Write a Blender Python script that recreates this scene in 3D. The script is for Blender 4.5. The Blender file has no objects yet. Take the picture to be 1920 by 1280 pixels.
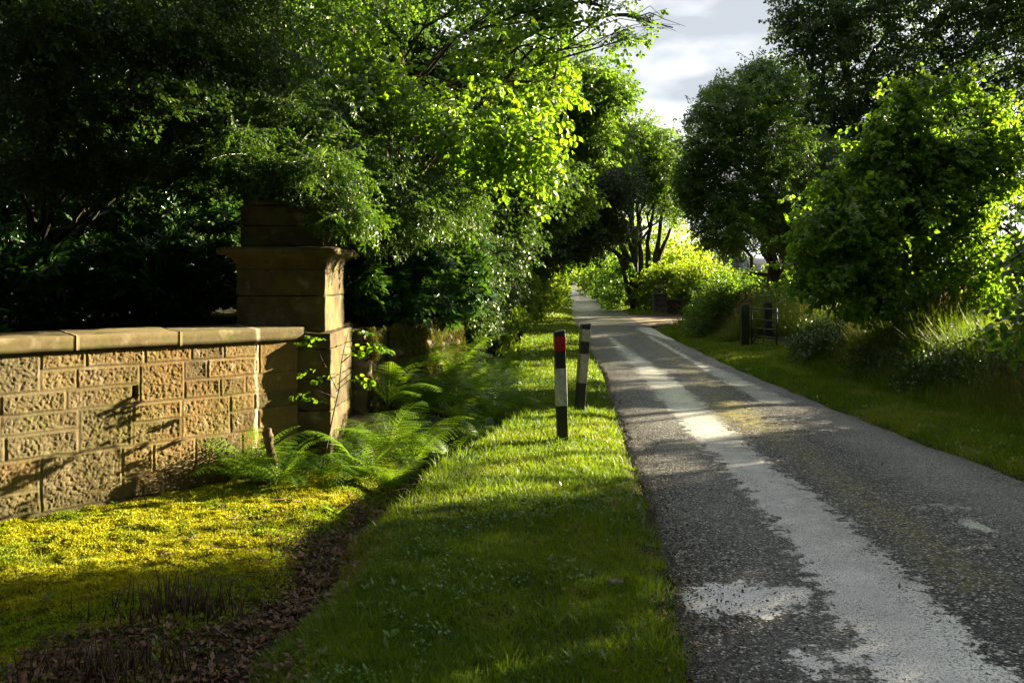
import bpy, math, random
import numpy as np
from mathutils import Vector
R_ = math.radians
# ------------------------------------------------------------------ camera, world, sun, exposure
scn = bpy.context.scene
COL = scn.collection
F = 1600.0            # focal length in pixels of the 1920 px wide picture (30 mm)
HZ = 525.0            # horizon row
CAMH = 1.5
cam_d = bpy.data.cameras.new("camera"); cam = bpy.data.objects.new("camera", cam_d); COL.objects.link(cam)
cam.location = (0, 0, CAMH); cam.rotation_euler = (R_(90), 0, 0)
cam_d.lens = 30.0; cam_d.sensor_width = 36.0; cam_d.shift_y = -(640 - HZ) / 1920.0
cam_d.clip_end = 4000; cam_d.clip_start = 0.05
scn.camera = cam
SUN_AZ, SUN_EL = 65.0, 18.0
S = np.array([math.sin(R_(SUN_AZ)) * math.cos(R_(SUN_EL)), math.cos(R_(SUN_AZ)) * math.cos(R_(SUN_EL)), math.sin(R_(SUN_EL))])
sd = bpy.data.lights.new("sun", 'SUN'); sd.energy = 5.0; sd.angle = R_(0.5); sd.color = (1.0, 0.84, 0.55)
so = bpy.data.objects.new("sun", sd); COL.objects.link(so)
so.rotation_euler = Vector(-S).to_track_quat('-Z', 'Y').to_euler(); so.location = (20, 10, 12)
w = bpy.data.worlds.new("World"); scn.world = w; w.use_nodes = True
nt = w.node_tree; N = nt.nodes; L = nt.links
bg = N['Background']; bg.inputs[1].default_value = 0.075
sky = N.new('ShaderNodeTexSky'); sky.sky_type = 'NISHITA'; sky.sun_disc = False
sky.sun_elevation = R_(SUN_EL); sky.sun_rotation = R_(SUN_AZ)
tc = N.new('ShaderNodeTexCoord'); mp = N.new('ShaderNodeMapping'); mp.inputs['Scale'].default_value = (1, 1, 2.6)
mp.inputs['Location'].default_value = (0.1, .3, 0.55)
nz = N.new('ShaderNodeTexNoise'); nz.inputs['Scale'].default_value = 3.6; nz.inputs['Detail'].default_value = 5; nz.inputs['Roughness'].default_value = .45
L.new(tc.outputs['Generated'], mp.inputs[0]); L.new(mp.outputs[0], nz.inputs['Vector'])
cr = N.new('ShaderNodeValToRGB'); e = cr.color_ramp.elements
e[0].position = .42; e[0].color = (.38, .40, .43, 1); e[1].position = .58; e[1].color = (1.0, 1.0, 1.0, 1)
L.new(nz.outputs['Fac'], cr.inputs[0])
sc_ = N.new('ShaderNodeVectorMath'); sc_.operation = 'SCALE'; sc_.inputs['Scale'].default_value = 3.35
L.new(cr.outputs[0], sc_.inputs[0])
dp = N.new('ShaderNodeVectorMath'); dp.operation = 'DOT_PRODUCT'; dp.inputs[1].default_value = (.5, .87, .45); L.new(tc.outputs['Generated'], dp.inputs[0])
mr = N.new('ShaderNodeMapRange'); mr.inputs[1].default_value = -.2; mr.inputs[2].default_value = .8; mr.inputs[3].default_value = .07; mr.inputs[4].default_value = 1.0; L.new(dp.outputs['Value'], mr.inputs[0])
sv = N.new('ShaderNodeVectorMath'); sv.operation = 'SCALE'; L.new(sc_.outputs[0], sv.inputs[0]); L.new(mr.outputs[0], sv.inputs['Scale'])   # dims the sky behind the camera, added to cut fill light
mx = N.new('ShaderNodeMix'); mx.data_type = 'RGBA'; mx.inputs[0].default_value = .96
L.new(sky.outputs[0], mx.inputs[6]); L.new(sv.outputs[0], mx.inputs[7]); L.new(mx.outputs[2], bg.inputs[0])
scn.view_settings.view_transform = 'Standard'; scn.view_settings.look = 'None'
scn.view_settings.exposure = 2.75; scn.view_settings.gamma = 1.0
scn.cycles.max_bounces = 6; scn.cycles.diffuse_bounces = 3; scn.cycles.glossy_bounces = 2
scn.cycles.transmission_bounces = 3; scn.cycles.transparent_max_bounces = 4
scn.cycles.use_adaptive_sampling = True; scn.cycles.adaptive_threshold = 0.02
scn.cycles.caustics_reflective = False; scn.cycles.caustics_refractive = False

rng = np.random.default_rng(7)
# ------------------------------------------------------------------ helpers
def P(px, py, d):      # world point seen at a photo pixel at distance d
    return np.array([(px - 960) * d / F, d, CAMH - (py - HZ) * d / F])

def hsh(*c):
    h = np.zeros(np.shape(c[0]), np.uint64)
    for i, k in enumerate(c):
        h = h ^ (k.astype(np.int64).astype(np.uint64) * np.uint64([73856093, 19349663, 83492791][i] * 2654435761 % (2**61)))
        h = (h ^ (h >> np.uint64(15))) * np.uint64(0x9E3779B97F4A7C15)
    h = h ^ (h >> np.uint64(31))
    return (h >> np.uint64(40)).astype(np.float64) / float(1 << 24)

def vnoise(*p):
    with np.errstate(over='ignore'):
        p = [np.asarray(q, float) for q in np.broadcast_arrays(*p)]
        i = [np.floor(q) for q in p]; f = [q - k for q, k in zip(p, i)]
        f = [q * q * (3 - 2 * q) for q in f]
        out = 0
        n = len(p)
        for m in range(1 << n):
            wt = 1; cc = []
            for a in range(n):
                b = (m >> a) & 1
                wt = wt * (f[a] if b else 1 - f[a]); cc.append(i[a] + b)
            out = out + wt * hsh(*cc)
    return out

def fbm(*p, oct=4, gain=.5):
    s = 0; a = 1; t = 0; k = 1.0
    for o in range(oct):
        s = s + a * vnoise(*[np.asarray(q) * k + 17.3 * o for q in p]); t += a; a *= gain; k *= 2.03
    return s / t      # 0..1

def sst(a, b, x):
    t = np.clip((np.asarray(x, float) - a) / (b - a), 0, 1); return t * t * (3 - 2 * t)

def tag(o, label=None, cat=None, group=None, kind=None):
    if label: o['label'] = label
    if cat: o['category'] = cat
    if group: o['group'] = group
    if kind: o['kind'] = kind
    return o

def mesh(name, V, faces, mat=None, parent=None, attrs=None, smooth=False):
    me = bpy.data.meshes.new(name)
    V = np.asarray(V, np.float32)
    faces = [np.asarray(f, np.int32) for f in (faces if isinstance(faces, list) else [faces]) if len(f)]
    nl = sum(f.size for f in faces); nf = sum(len(f) for f in faces)
    me.vertices.add(len(V)); me.vertices.foreach_set('co', V.ravel())
    me.loops.add(nl); me.polygons.add(nf)
    lv = np.concatenate([f.ravel() for f in faces])
    tot = np.concatenate([np.full(len(f), f.shape[1], np.int32) for f in faces])
    st = np.concatenate([[0], np.cumsum(tot)[:-1]]).astype(np.int32)
    me.loops.foreach_set('vertex_index', lv)
    me.polygons.foreach_set('loop_start', st); me.polygons.foreach_set('loop_total', tot)
    if smooth: me.polygons.foreach_set('use_smooth', np.ones(nf, bool))
    for k, a in (attrs or {}).items():
        at = me.attributes.new(k, 'FLOAT', 'POINT'); at.data.foreach_set('value', np.asarray(a, np.float32))
    me.update(calc_edges=True)
    if mat: me.materials.append(mat)
    o = bpy.data.objects.new(name, me); COL.objects.link(o)
    if parent: o.parent = parent
    return o

def empty(name, loc=(0, 0, 0), rz=0):
    o = bpy.data.objects.new(name, None); COL.objects.link(o); o.location = [float(v) for v in loc]; o.rotation_euler[2] = rz
    o.empty_display_size = .1
    return o

def child(name, V, faces, mat, root, attrs=None, smooth=False):    # V in world coordinates, root unrotated
    return mesh(name, np.asarray(V, float) - np.array(root.location), faces, mat, root, attrs, smooth)

class Acc:
    def __init__(s): s.V = []; s.Q = []; s.T = []; s.A = {}; s.n = 0
    def add(s, V, Q=None, T=None, **A):
        V = np.asarray(V, float)
        s.V.append(V)
        if Q is not None and len(Q): s.Q.append(np.asarray(Q) + s.n)
        if T is not None and len(T): s.T.append(np.asarray(T) + s.n)
        for k, v in A.items(): s.A.setdefault(k, []).append(np.broadcast_to(np.asarray(v, float), (len(V),)))
        s.n += len(V)
    def faces(s):
        return [np.concatenate(x) for x in (s.Q, s.T) if x]
    def verts(s): return np.concatenate(s.V)
    def attrs(s): return {k: np.concatenate(v) for k, v in s.A.items()}
    def obj(s, name, mat, root=None, smooth=False):
        if root is not None: return child(name, s.verts(), s.faces(), mat, root, s.attrs(), smooth)
        return mesh(name, s.verts(), s.faces(), mat, None, s.attrs(), smooth)

def tube(acc, pts, rad, seg=7, rough=0, **A):
    pts = np.asarray(pts, float); rad = np.broadcast_to(np.asarray(rad, float), (len(pts),))
    T = np.gradient(pts, axis=0); T /= np.linalg.norm(T, axis=1)[:, None] + 1e-9
    ref = np.array([0, 0, 1.]) if abs(T[0][2]) < .8 else np.array([1., 0, 0])
    Ux = np.cross(T, ref); Ux /= np.linalg.norm(Ux, axis=1)[:, None] + 1e-9
    Uy = np.cross(T, Ux)
    a = np.arange(seg) * 2 * math.pi / seg
    rr = rad[:, None] * np.ones(seg)[None]
    if rough: rr = rr * (1 + rough * (vnoise(pts[:, 2][:, None] * 3 + pts[:, 0][:, None], a[None] * 1.3) - .5) * 2)
    V = pts[:, None] + rr[..., None] * (np.cos(a)[None, :, None] * Ux[:, None] + np.sin(a)[None, :, None] * Uy[:, None])
    n = len(pts); i = np.arange(n - 1)[:, None] * seg; j = np.arange(seg)[None]
    Q = np.stack([i + j, i + (j + 1) % seg, i + seg + (j + 1) % seg, i + seg + j], -1).reshape(-1, 4)
    V = V.reshape(-1, 3)
    V2 = np.vstack([V, pts[-1], pts[0]])
    c = (n - 1) * seg; k = np.arange(seg)
    T_ = np.vstack([np.stack([c + k, c + (k + 1) % seg, np.full(seg, n * seg)], 1), np.stack([(k + 1) % seg, k, np.full(seg, n * seg + 1)], 1)])
    acc.add(V2, Q, T_, **A)

def curve(a, b, k=6, sag=0., wob=.05, r=None):
    r = r or rng
    a = np.asarray(a, float); b = np.asarray(b, float); t = np.linspace(0, 1, k)[:, None]
    d = np.linalg.norm(b - a)
    p = a + (b - a) * t; p[:, 2] += (sag * d * 4 * t * (1 - t))[:, 0]
    p[1:-1] += r.normal(size=(k - 2, 3)) * wob * d / 2
    return p

def rbox(c, s, res=.03, bev=.01, amp=.0, nsc=8., seed=0.):
    """box with rounded arrises and a rough surface: returns V, Q"""
    c = np.asarray(c, float); s = np.asarray(s, float) / 2
    Vs = []; Qs = []; n0 = 0
    for ax in range(3):
        u, v = (ax + 1) % 3, (ax + 2) % 3
        nu = max(2, int(2 * s[u] / res)) + 1; nv = max(2, int(2 * s[v] / res)) + 1
        for sg in (-1, 1):
            def sp(n, h):
                x = np.linspace(-h, h, n); b = min(bev, h * .4)
                return np.unique(np.concatenate([x[(abs(x) < h - b * 1.2)], [-h, -h + b * .5, -h + b, h - b, h - b * .5, h]]))
            uu = sp(nu, s[u]); vv = sp(nv, s[v]); U, Vv = np.meshgrid(uu, vv, indexing='ij')
            p = np.zeros(U.shape + (3,)); p[..., u] = U; p[..., v] = Vv; p[..., ax] = sg * s[ax]
            p = p.reshape(-1, 3); inner = np.clip(p, -s + bev, s - bev); dd = p - inner
            ln = np.linalg.norm(dd, axis=1)[:, None] + 1e-9; nrm = dd / ln
            p = inner + nrm * bev
            if amp:
                w_ = p + c + seed
                p = p + nrm * ((fbm(w_[:, 0] * nsc, w_[:, 1] * nsc, w_[:, 2] * nsc, oct=4) - .5) * 2 * amp)[:, None]
            a, b = len(uu), len(vv); i = np.arange(a - 1)[:, None] * b; j = np.arange(b - 1)[None]
            q = np.stack([i + j, i + b + j, i + b + j + 1, i + j + 1], -1).reshape(-1, 4)
            if sg < 0: q = q[:, ::-1]
            Vs.append(p + c); Qs.append(q + n0); n0 += len(p)
    return np.concatenate(Vs), np.concatenate(Qs)

# ------------------------------------------------------------------ materials
def new_mat(name):
    m = bpy.data.materials.new(name); m.use_nodes = True; t = m.node_tree
    b = t.nodes['Principled BSDF']; return m, t, b
def nn(t, ty, **kw):
    n = t.nodes.new(ty)
    for k, v in kw.items():
        if k in n.inputs: n.inputs[k].default_value = v
        else: setattr(n, k, v)
    return n
def ramp(t, src, stops):
    r = nn(t, 'ShaderNodeValToRGB'); el = r.color_ramp.elements
    while len(el) < len(stops): el.new(.5)
    for e_, (p, c) in zip(el, stops):
        e_.position = p; e_.color = (*c, 1) if len(c) == 3 else c
    t.links.new(src, r.inputs[0]); return r.outputs[0]
def mixc(t, fac, a, b, bt='MIX'):
    m = nn(t, 'ShaderNodeMix', data_type='RGBA', blend_type=bt)
    for i, v in ((0, fac), (6, a), (7, b)):
        if isinstance(v, (int, float)): m.inputs[i].default_value = v
        elif isinstance(v, tuple): m.inputs[i].default_value = (*v, 1)
        else: t.links.new(v, m.inputs[i])
    return m.outputs[2]
def math_(t, op, a, b=None, c=None):
    m = nn(t, 'ShaderNodeMath', operation=op)
    for i, v in enumerate((a, b, c)):
        if v is None: continue
        if isinstance(v, (int, float)): m.inputs[i].default_value = v
        else: t.links.new(v, m.inputs[i])
    return m.outputs[0]
def mrange(t, v, a, b, c=0., d=1.):
    m = nn(t, 'ShaderNodeMapRange'); m.inputs[1].default_value = a; m.inputs[2].default_value = b; m.inputs[3].default_value = c; m.inputs[4].default_value = d
    t.links.new(v, m.inputs[0]); return m.outputs[0]
def attr(t, name): return nn(t, 'ShaderNodeAttribute', attribute_name=name).outputs['Fac']
def pos(t): return nn(t, 'ShaderNodeNewGeometry').outputs['Position']
def noise(t, scale, detail=4, rough=.5, vec=None, out='Fac'):
    n = nn(t, 'ShaderNodeTexNoise', Scale=scale, Detail=detail, Roughness=rough)
    t.links.new(vec if vec is not None else pos(t), n.inputs['Vector']); return n.outputs[out]
def voro(t, scale, vec=None, feature='F1', out='Distance'):
    n = nn(t, 'ShaderNodeTexVoronoi', Scale=scale, feature=feature)
    t.links.new(vec if vec is not None else pos(t), n.inputs['Vector']); return n.outputs[out]
def bump(t, b, h, strength=.5, dist=.01):
    n = nn(t, 'ShaderNodeBump', Strength=strength, Distance=dist); t.links.new(h, n.inputs['Height']); t.links.new(n.outputs[0], b.inputs['Normal']); return n

def leaf_mat(name, c1, c2, trans, tmix=.45, rough=.42, twig=(.09, .06, .035), spec=.5, c3=None):
    m, t, b = new_mat(name)
    r = attr(t, 'rnd')
    base = ramp(t, r, [(0, c1), (1, c2)] if c3 is None else [(0, c1), (.75, c2), (.95, c3)])
    istw = math_(t, 'LESS_THAN', r, -.5)
    col = mixc(t, istw, base, twig)
    t.links.new(col, b.inputs['Base Color']); b.inputs['Roughness'].default_value = rough; b.inputs['Specular IOR Level'].default_value = spec
    tr = nn(t, 'ShaderNodeBsdfTranslucent')
    tcol = ramp(t, r, [(0, tuple(x * .75 for x in trans)), (1, (min(trans[0] * 1.35, .9), trans[1] * 1.08, trans[2]))])
    t.links.new(tcol, tr.inputs[0])
    ms = nn(t, 'ShaderNodeMixShader')
    f = math_(t, 'MULTIPLY', math_(t, 'SUBTRACT', 1.0, istw), tmix)
    t.links.new(f, ms.inputs[0]); t.links.new(b.outputs[0], ms.inputs[1]); t.links.new(tr.outputs[0], ms.inputs[2])
    t.links.new(ms.outputs[0], t.nodes['Material Output'].inputs[0])
    return m

M_LIME = leaf_mat('leaf_lime', (.045, .13, .012), (.09, .2, .015), (.27, .52, .015), .5, .38)
M_BEECH = leaf_mat('leaf_beech', (.03, .095, .012), (.07, .15, .015), (.2, .42, .02), .42, .4)
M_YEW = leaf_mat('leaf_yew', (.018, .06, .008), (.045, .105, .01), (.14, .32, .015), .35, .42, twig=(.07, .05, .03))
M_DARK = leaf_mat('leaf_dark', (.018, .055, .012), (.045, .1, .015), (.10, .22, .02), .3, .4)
M_RHODO = leaf_mat('leaf_rhododendron', (.02, .075, .015), (.045, .13, .02), (.1, .25, .02), .25, .3)
M_IVY = leaf_mat('leaf_ivy', (.02, .06, .012), (.05, .11, .015), (.1, .22, .02), .25, .45)
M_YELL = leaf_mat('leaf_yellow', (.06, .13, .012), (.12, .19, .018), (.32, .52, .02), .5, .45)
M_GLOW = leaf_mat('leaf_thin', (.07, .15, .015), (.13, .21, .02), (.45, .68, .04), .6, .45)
M_FERN = leaf_mat('leaf_fern', (.05, .125, .012), (.10, .19, .016), (.22, .42, .02), .4, .42)
M_GRASS = leaf_mat('grass_blade', (.055, .125, .008), (.16, .22, .012), (.24, .40, .01), .4, .5, c3=(.24, .19, .08))
M_MOSSB = leaf_mat('moss_blade', (.17, .26, .008), (.34, .34, .012), (.42, .48, .01), .25, .7, spec=.2)
M_HAY = leaf_mat('tall_grass_blade', (.07, .12, .02), (.24, .23, .07), (.3, .34, .06), .4, .55)
M_LITTER = leaf_mat('dead_leaf', (.03, .015, .007), (.20, .10, .05), (.1, .05, .02), .2, .55)
M_CLOVER = leaf_mat('clover_leaf', (.05, .15, .03), (.12, .24, .05), (.12, .3, .03), .3, .4, spec=.5)

def bark_mat(name, a, b_, sc=14):
    m, t, b = new_mat(name)
    mpn = nn(t, 'ShaderNodeMapping'); mpn.inputs['Scale'].default_value = (1, 1, .25); t.links.new(pos(t), mpn.inputs[0])
    n = noise(t, sc, 6, .65, mpn.outputs[0])
    g = noise(t, 1.7, 3)
    col = ramp(t, n, [(.3, a), (.7, b_)])
    col = mixc(t, mrange(t, g, .5, .7, 0, .6), col, (.05, .08, .02))
    t.links.new(col, b.inputs['Base Color']); b.inputs['Roughness'].default_value = .85; bump(t, b, n, .8, .03)
    return m
M_BARK = bark_mat('bark', (.018, .014, .01), (.07, .055, .035))
M_BIRCH = bark_mat('pale_bark', (.22, .19, .15), (.5, .46, .4), 8)

def stone_mat(name, ca, cb, cc, bumpd=.006, moss=.0, grey=False):
    m, t, b = new_mat(name)
    r = attr(t, 'blk')
    n = noise(t, 3.2, 5, .6); n2 = noise(t, 38, 5, .7); n3 = noise(t, 9, 4)
    col = ramp(t, mixc(t, .55, r, n), [(.25, ca), (.5, cb), (.75, cc)])
    col = mixc(t, mrange(t, n2, .3, .75, .0, .55), col, (.075, .05, .03))
    col = mixc(t, mrange(t, n3, .56, .72, 0, .5), col, (.36, .3, .2))
    mo = attr(t, 'mort')
    col = mixc(t, math_(t, 'MULTIPLY', mo, mrange(t, n3, .3, .6, .4, 1.)), col, (.125, .10, .05))
    st = attr(t, 'stain')  # narrow pale vertical streak on the wall and coping
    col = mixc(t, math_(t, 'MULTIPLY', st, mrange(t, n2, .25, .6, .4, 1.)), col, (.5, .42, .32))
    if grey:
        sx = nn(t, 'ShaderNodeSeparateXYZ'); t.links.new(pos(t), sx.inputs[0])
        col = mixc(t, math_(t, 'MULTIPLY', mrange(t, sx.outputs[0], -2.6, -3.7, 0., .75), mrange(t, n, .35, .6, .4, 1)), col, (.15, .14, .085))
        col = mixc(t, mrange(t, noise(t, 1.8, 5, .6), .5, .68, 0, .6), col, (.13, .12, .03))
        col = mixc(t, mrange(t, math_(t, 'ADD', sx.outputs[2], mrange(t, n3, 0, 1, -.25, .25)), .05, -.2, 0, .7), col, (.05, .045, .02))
    if name == 'pier_sandstone':
        col = mixc(t, mrange(t, noise(t, 2.6, 6, .65), .42, .6, 0, .7), col, (.035, .03, .018))
    if moss:
        gm = noise(t, 5, 5, .6)
        col = mixc(t, mrange(t, gm, .5, .62, 0, moss), col, (.11, .13, .02))
    vor = voro(t, 260)
    h = math_(t, 'ADD', n2, math_(t, 'MULTIPLY', vor, .25))
    t.links.new(col, b.inputs['Base Color']); b.inputs['Roughness'].default_value = .88; b.inputs['Specular IOR Level'].default_value = .25
    bump(t, b, h, .7, bumpd)
    return m
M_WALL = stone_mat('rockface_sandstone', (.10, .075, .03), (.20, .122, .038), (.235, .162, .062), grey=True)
M_COPE = stone_mat('coping_sandstone', (.12, .10, .045), (.16, .13, .06), (.19, .15, .075), .003, .35)
M_PIER = stone_mat('pier_sandstone', (.07, .055, .03), (.13, .096, .05), (.20, .15, .085), .006, .5)
M_DRY = stone_mat('drystone', (.05, .04, .03), (.10, .08, .05), (.14, .11, .07), .01, .8)
M_GREYST = stone_mat('grey_stone', (.07, .065, .07), (.12, .11, .11), (.17, .15, .15), .01, .2)

def plain(name, c, rough=.6, sc=30, var=.25, metal=0, bd=.002, spec=.5):
    m, t, b = new_mat(name)
    n = noise(t, sc, 5, .65); n2 = noise(t, sc * .15, 3)
    f = math_(t, 'MULTIPLY', mrange(t, n, .25, .75, 1 - var, 1 + var * .6), mrange(t, n2, .3, .7, 1 - var * .6, 1.05))
    vm = nn(t, 'ShaderNodeVectorMath', operation='SCALE'); vm.inputs[0].default_value = c; t.links.new(f, vm.inputs['Scale'])
    t.links.new(vm.outputs[0], b.inputs['Base Color']); b.inputs['Roughness'].default_value = rough; b.inputs['Metallic'].default_value = metal
    b.inputs['Specular IOR Level'].default_value = spec
    bump(t, b, n, .5, bd); return m

# ------------------------------------------------------------------ lane and ground layout
def Lx(y): return np.interp(y, [-6, 0, 3.2, 5, 7.7, 13.7, 25, 37, 68, 133, 175, 235], [.3, .45, .66, .87, 1.03, 1.45, 1.98, 2.6, 4.3, 8.3, 11.2, 15.0])
def Rx(y): return np.interp(y, [-6, 0, 6.4, 7.6, 13.6, 23, 37, 53, 68, 133, 175, 235], [4.0, 3.95, 3.84, 3.76, 3.75, 4.15, 5.1, 6.0, 6.8, 10.6, 13.6, 17.6])
def Cx(y): return np.interp(y, [-6, 0, 4, 5, 6.8, 8.1, 9, 13.7, 21, 32, 60, 160], [-.75, -.72, -.7, -.66, -.5, -.1, .12, .2, .3, .95, 3.0, 9.2])
def Dx(y): return np.interp(y, [-6, 3.7, 4.6, 5.3, 6.1, 7, 9, 12, 16, 22, 32, 60, 160], [-1.15, -1.13, -1.12, -1.08, -.98, -.85, -.62, -.4, -.2, -.1, .45, 2.5, 8.7])
def Dd(y): return np.interp(y, [-6, 4, 5.5, 6.4, 7.2, 8, 14, 30, 60, 100], [.2, .2, .23, .3, .45, .52, .5, .42, .25, .1])
_Dx, _Cx = Dx, Cx
def wig(y): return (np.interp(y, [-6, 2.6, 3.1, 3.7, 4.2, 4.7, 5.2, 5.7, 6.2, 6.8, 7.4], [0, 0, .07, -.06, .05, .09, -.03, -.08, .03, -.03, 0]))
def Dx(y): return _Dx(y) + wig(y)
def Cx(y): return _Cx(y) + wig(np.asarray(y) + .3) * .7
def Wx(y): return np.interp(y, [8.4, 10, 13, 18, 25, 35, 60, 160], [-1.5, -1.2, -.85, -.62, -.35, .1, 2.1, 8.2])
WA = np.array([-3.52, 5.87]); WD = np.array([.735, .678]); WN = np.array([.678, -.735])   # wing wall line, outward normal

def gz(x, y, fine=True):
    x, y = np.broadcast_arrays(np.asarray(x, float), np.asarray(y, float))
    l, r, c, dx, dd = Lx(y), Rx(y), Cx(y), Dx(y), Dd(y)
    verge = .03 + .035 * sst(0, .5, l - x) - .02
    z = verge.copy()
    t = np.clip((c - x) / np.maximum(c - dx, .2), 0, 1)
    bankz = verge * (1 - sst(0, 1, t)) - dd * sst(0, 1, t)
    z = np.where(x < c, bankz, z)
    # left of the ditch
    lawn = -.13 - .02 * np.clip(-x - 1, 0, 3)
    up = sst(0, .45, dx - x)
    near = -dd * (1 - up) + lawn * up
    upf = sst(0, .6, dx - x)
    far = -dd * (1 - upf) + (.2) * upf
    emb = .85 * sst(.02, .12, Wx(y) - .12 - x)
    far = far + emb
    k = sst(7.6, 8.3, y)
    z = np.where(x < dx, near * (1 - k) + far * k, z)
    # right of the lane
    rr = x - r
    rz = .01 + .05 * sst(0, .5, rr) + .22 * sst(.9, 2.2, rr) * (1 - sst(24, 27, y)) - 1.0 * sst(8, 16, x - .12 * y) * sst(26, 50, y)
    z = np.where(x > r, rz, z)
    on = (x > l) & (x < r)
    z = np.where(on, -.03, z)
    e1 = sst(0, .12, l - x); e2 = sst(0, .12, x - r)
    z = np.where(x <= l, z * e1 + -.01 * (1 - e1), np.where(x >= r, z * e2 - .01 * (1 - e2), z))
    if fine:
        a = (fbm(x * 2.3, y * 2.3, oct=3) - .5) * .05 + (fbm(x * 9, y * 9, oct=3) - .5) * (.028 + .03 * (x < dx))
        far_ = np.clip(1 - (y - 25) / 30, 0, 1)
        off = np.clip(np.minimum(abs(x - l), abs(x - r)) / .25, .1, 1)
        z = z + np.where(on, 0, a * off * far_)
    drv = sst(26.5, 28, y) * (1 - sst(34.5, 36, y)) * sst(-.1, .1, x - r) * (1 - sst(13, 15, x))
    z = z * (1 - drv) + .0 * drv
    return z

ys = np.concatenate([np.arange(-6, 2.4, .3), np.arange(2.4, 10, .045), np.arange(10, 20, .09), np.arange(20, 40, .25), np.arange(40, 100, 1), np.arange(100, 200, 4), [220, 260, 320, 450, 700, 1200]])
xs = np.concatenate([[-900, -400, -200, -100, -60], np.arange(-40, -10, 2), np.arange(-10, -4.6, .3), np.arange(-4.6, 1.8, .045), np.arange(1.8, 3.6, .15), np.arange(3.6, 6.4, .06), np.arange(6.4, 12, .3), np.arange(12, 50, 1.5), [60, 100, 200, 400, 900]])
X, Y = np.meshgrid(xs, ys, indexing='ij'); Z = gz(X, Y)
def zone(x, y):
    dx = Dx(y); c = Cx(y)
    n = fbm(x * 1.6 + 5, y * 1.6, oct=4)
    lawn = sst(-.05, .25, dx - x - .1 + (n - .5) * .5) * (1 - sst(7.4, 8.2, y))
    # the lower left corner of the lawn is bare, leaf-strewn soil
    bare = sst(0, .5, (3.95 - y) + (x + 1.6) * .5 + (n - .5) * 1.6) * sst(-2.2, -1.5, x + (n - .5))
    dx = dx + (fbm(y * 2.2, y * 0 + 4, oct=3) - .5) * .45 * (y < 7)
    lit = np.exp(-((x - dx) / .2) ** 2) * (y < 7.4) + bare * (x < c - .1) * (y < 5.2)
    lit = np.clip(lit * (0.6 + .9 * n), 0, 1)
    moss = lawn * (1 - np.clip(lit * 1.3, 0, 1))
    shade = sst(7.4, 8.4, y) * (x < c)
    moss = np.maximum(moss, .7 * (y > 235)); return moss, lit, shade
mo, li, sh = zone(X, Y)
dr = sst(-.05, .1, X - Rx(Y)) * sst(26.8, 28, Y + (X > 6) * 0) * (1 - sst(34.5, 35.5, Y)) * (X < 13)
edge = np.exp(-np.clip(Lx(Y) - X, 0, 9) / .07) + np.exp(-np.clip(X - Rx(Y), 0, 9) / .10)
M_GROUND, t, b = new_mat('ground')
n1 = noise(t, 6, 6, .65); n2 = noise(t, 55, 5, .7); n3 = noise(t, 1.3, 3)
grass = ramp(t, n1, [(.3, (.03, .055, .01)), (.7, (.07, .10, .015))])
moss_c = ramp(t, mixc(t, .5, n1, n3), [(.35, (.22, .27, .01)), (.52, (.42, .40, .012)), (.68, (.34, .24, .03))])
lit_c = ramp(t, n2, [(.3, (.018, .01, .006)), (.7, (.07, .038, .02))])
col = mixc(t, attr(t, 'moss'), grass, moss_c); col = mixc(t, attr(t, 'lit'), col, lit_c)
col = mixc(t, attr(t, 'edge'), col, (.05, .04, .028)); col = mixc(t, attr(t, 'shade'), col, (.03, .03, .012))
t.links.new(col, b.inputs['Base Color']); b.inputs['Roughness'].default_value = .95; b.inputs['Specular IOR Level'].default_value = .15
bump(t, b, math_(t, 'ADD', n2, n1), 1.0, .03)
nx, ny = len(xs), len(ys)
i = np.arange(nx - 1)[:, None] * ny; j = np.arange(ny - 1)[None]
Q = np.stack([i + j, i + ny + j, i + ny + j + 1, i + j + 1], -1).reshape(-1, 4)
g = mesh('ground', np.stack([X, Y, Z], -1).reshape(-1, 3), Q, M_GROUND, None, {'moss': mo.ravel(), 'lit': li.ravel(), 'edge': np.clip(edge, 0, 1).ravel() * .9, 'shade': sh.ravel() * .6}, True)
tag(g, kind='structure')

# road sheet ---------------------------------------------------------
ry = np.concatenate([np.arange(-6, 2, .25), np.arange(2, 12, .05), np.arange(12, 30, .15), np.arange(30, 70, .6), np.arange(70, 226, 3), [228]])
ru = np.linspace(0, 1, 60)
U, Yr = np.meshgrid(ru, ry, indexing='ij')
el = (fbm(Yr * 3, Yr * 0 + 1, oct=5, gain=.7) - .5) * .16; er = (fbm(Yr * 3, Yr * 0 + 9, oct=4) - .5) * .12
Xr = Lx(Yr) + el + (Rx(Yr) + er - Lx(Yr) - el) * U
u = Xr - Lx(Yr)
camber = .012 + .02 * (1 - (2 * U - 1) ** 2) + (fbm(Xr * 1.4, Yr * .7, oct=2) - .5) * .012
camber = np.where((U == 0) | (U == 1), -.012, camber)
u0 = np.interp(Yr, [0, 3.5, 5.6, 9.8, 17, 30, 60], [1.0, .95, .93, .84, .72, .62, .6]); hw = np.interp(Yr, [0, 4, 5.6, 7.4, 9.8, 17, 30], [.26, .24, .22, .18, .24, .14, -.2])
d1 = hw - abs(u - u0)
c2 = np.interp(Yr, [8, 10, 15, 18], [2.2, 2.02, 1.78, 1.75]); d2 = np.interp(Yr, [9.6, 10.4, 14, 16, 22, 26], [-.3, .19, .15, .03, .05, -.2]) - abs(u - c2)
def blob(cx, cy, ax, ay): return (1 - np.sqrt(((Xr - cx) / ax) ** 2 + ((Yr - cy) / ay) ** 2)) * min(ax, ay)
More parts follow.
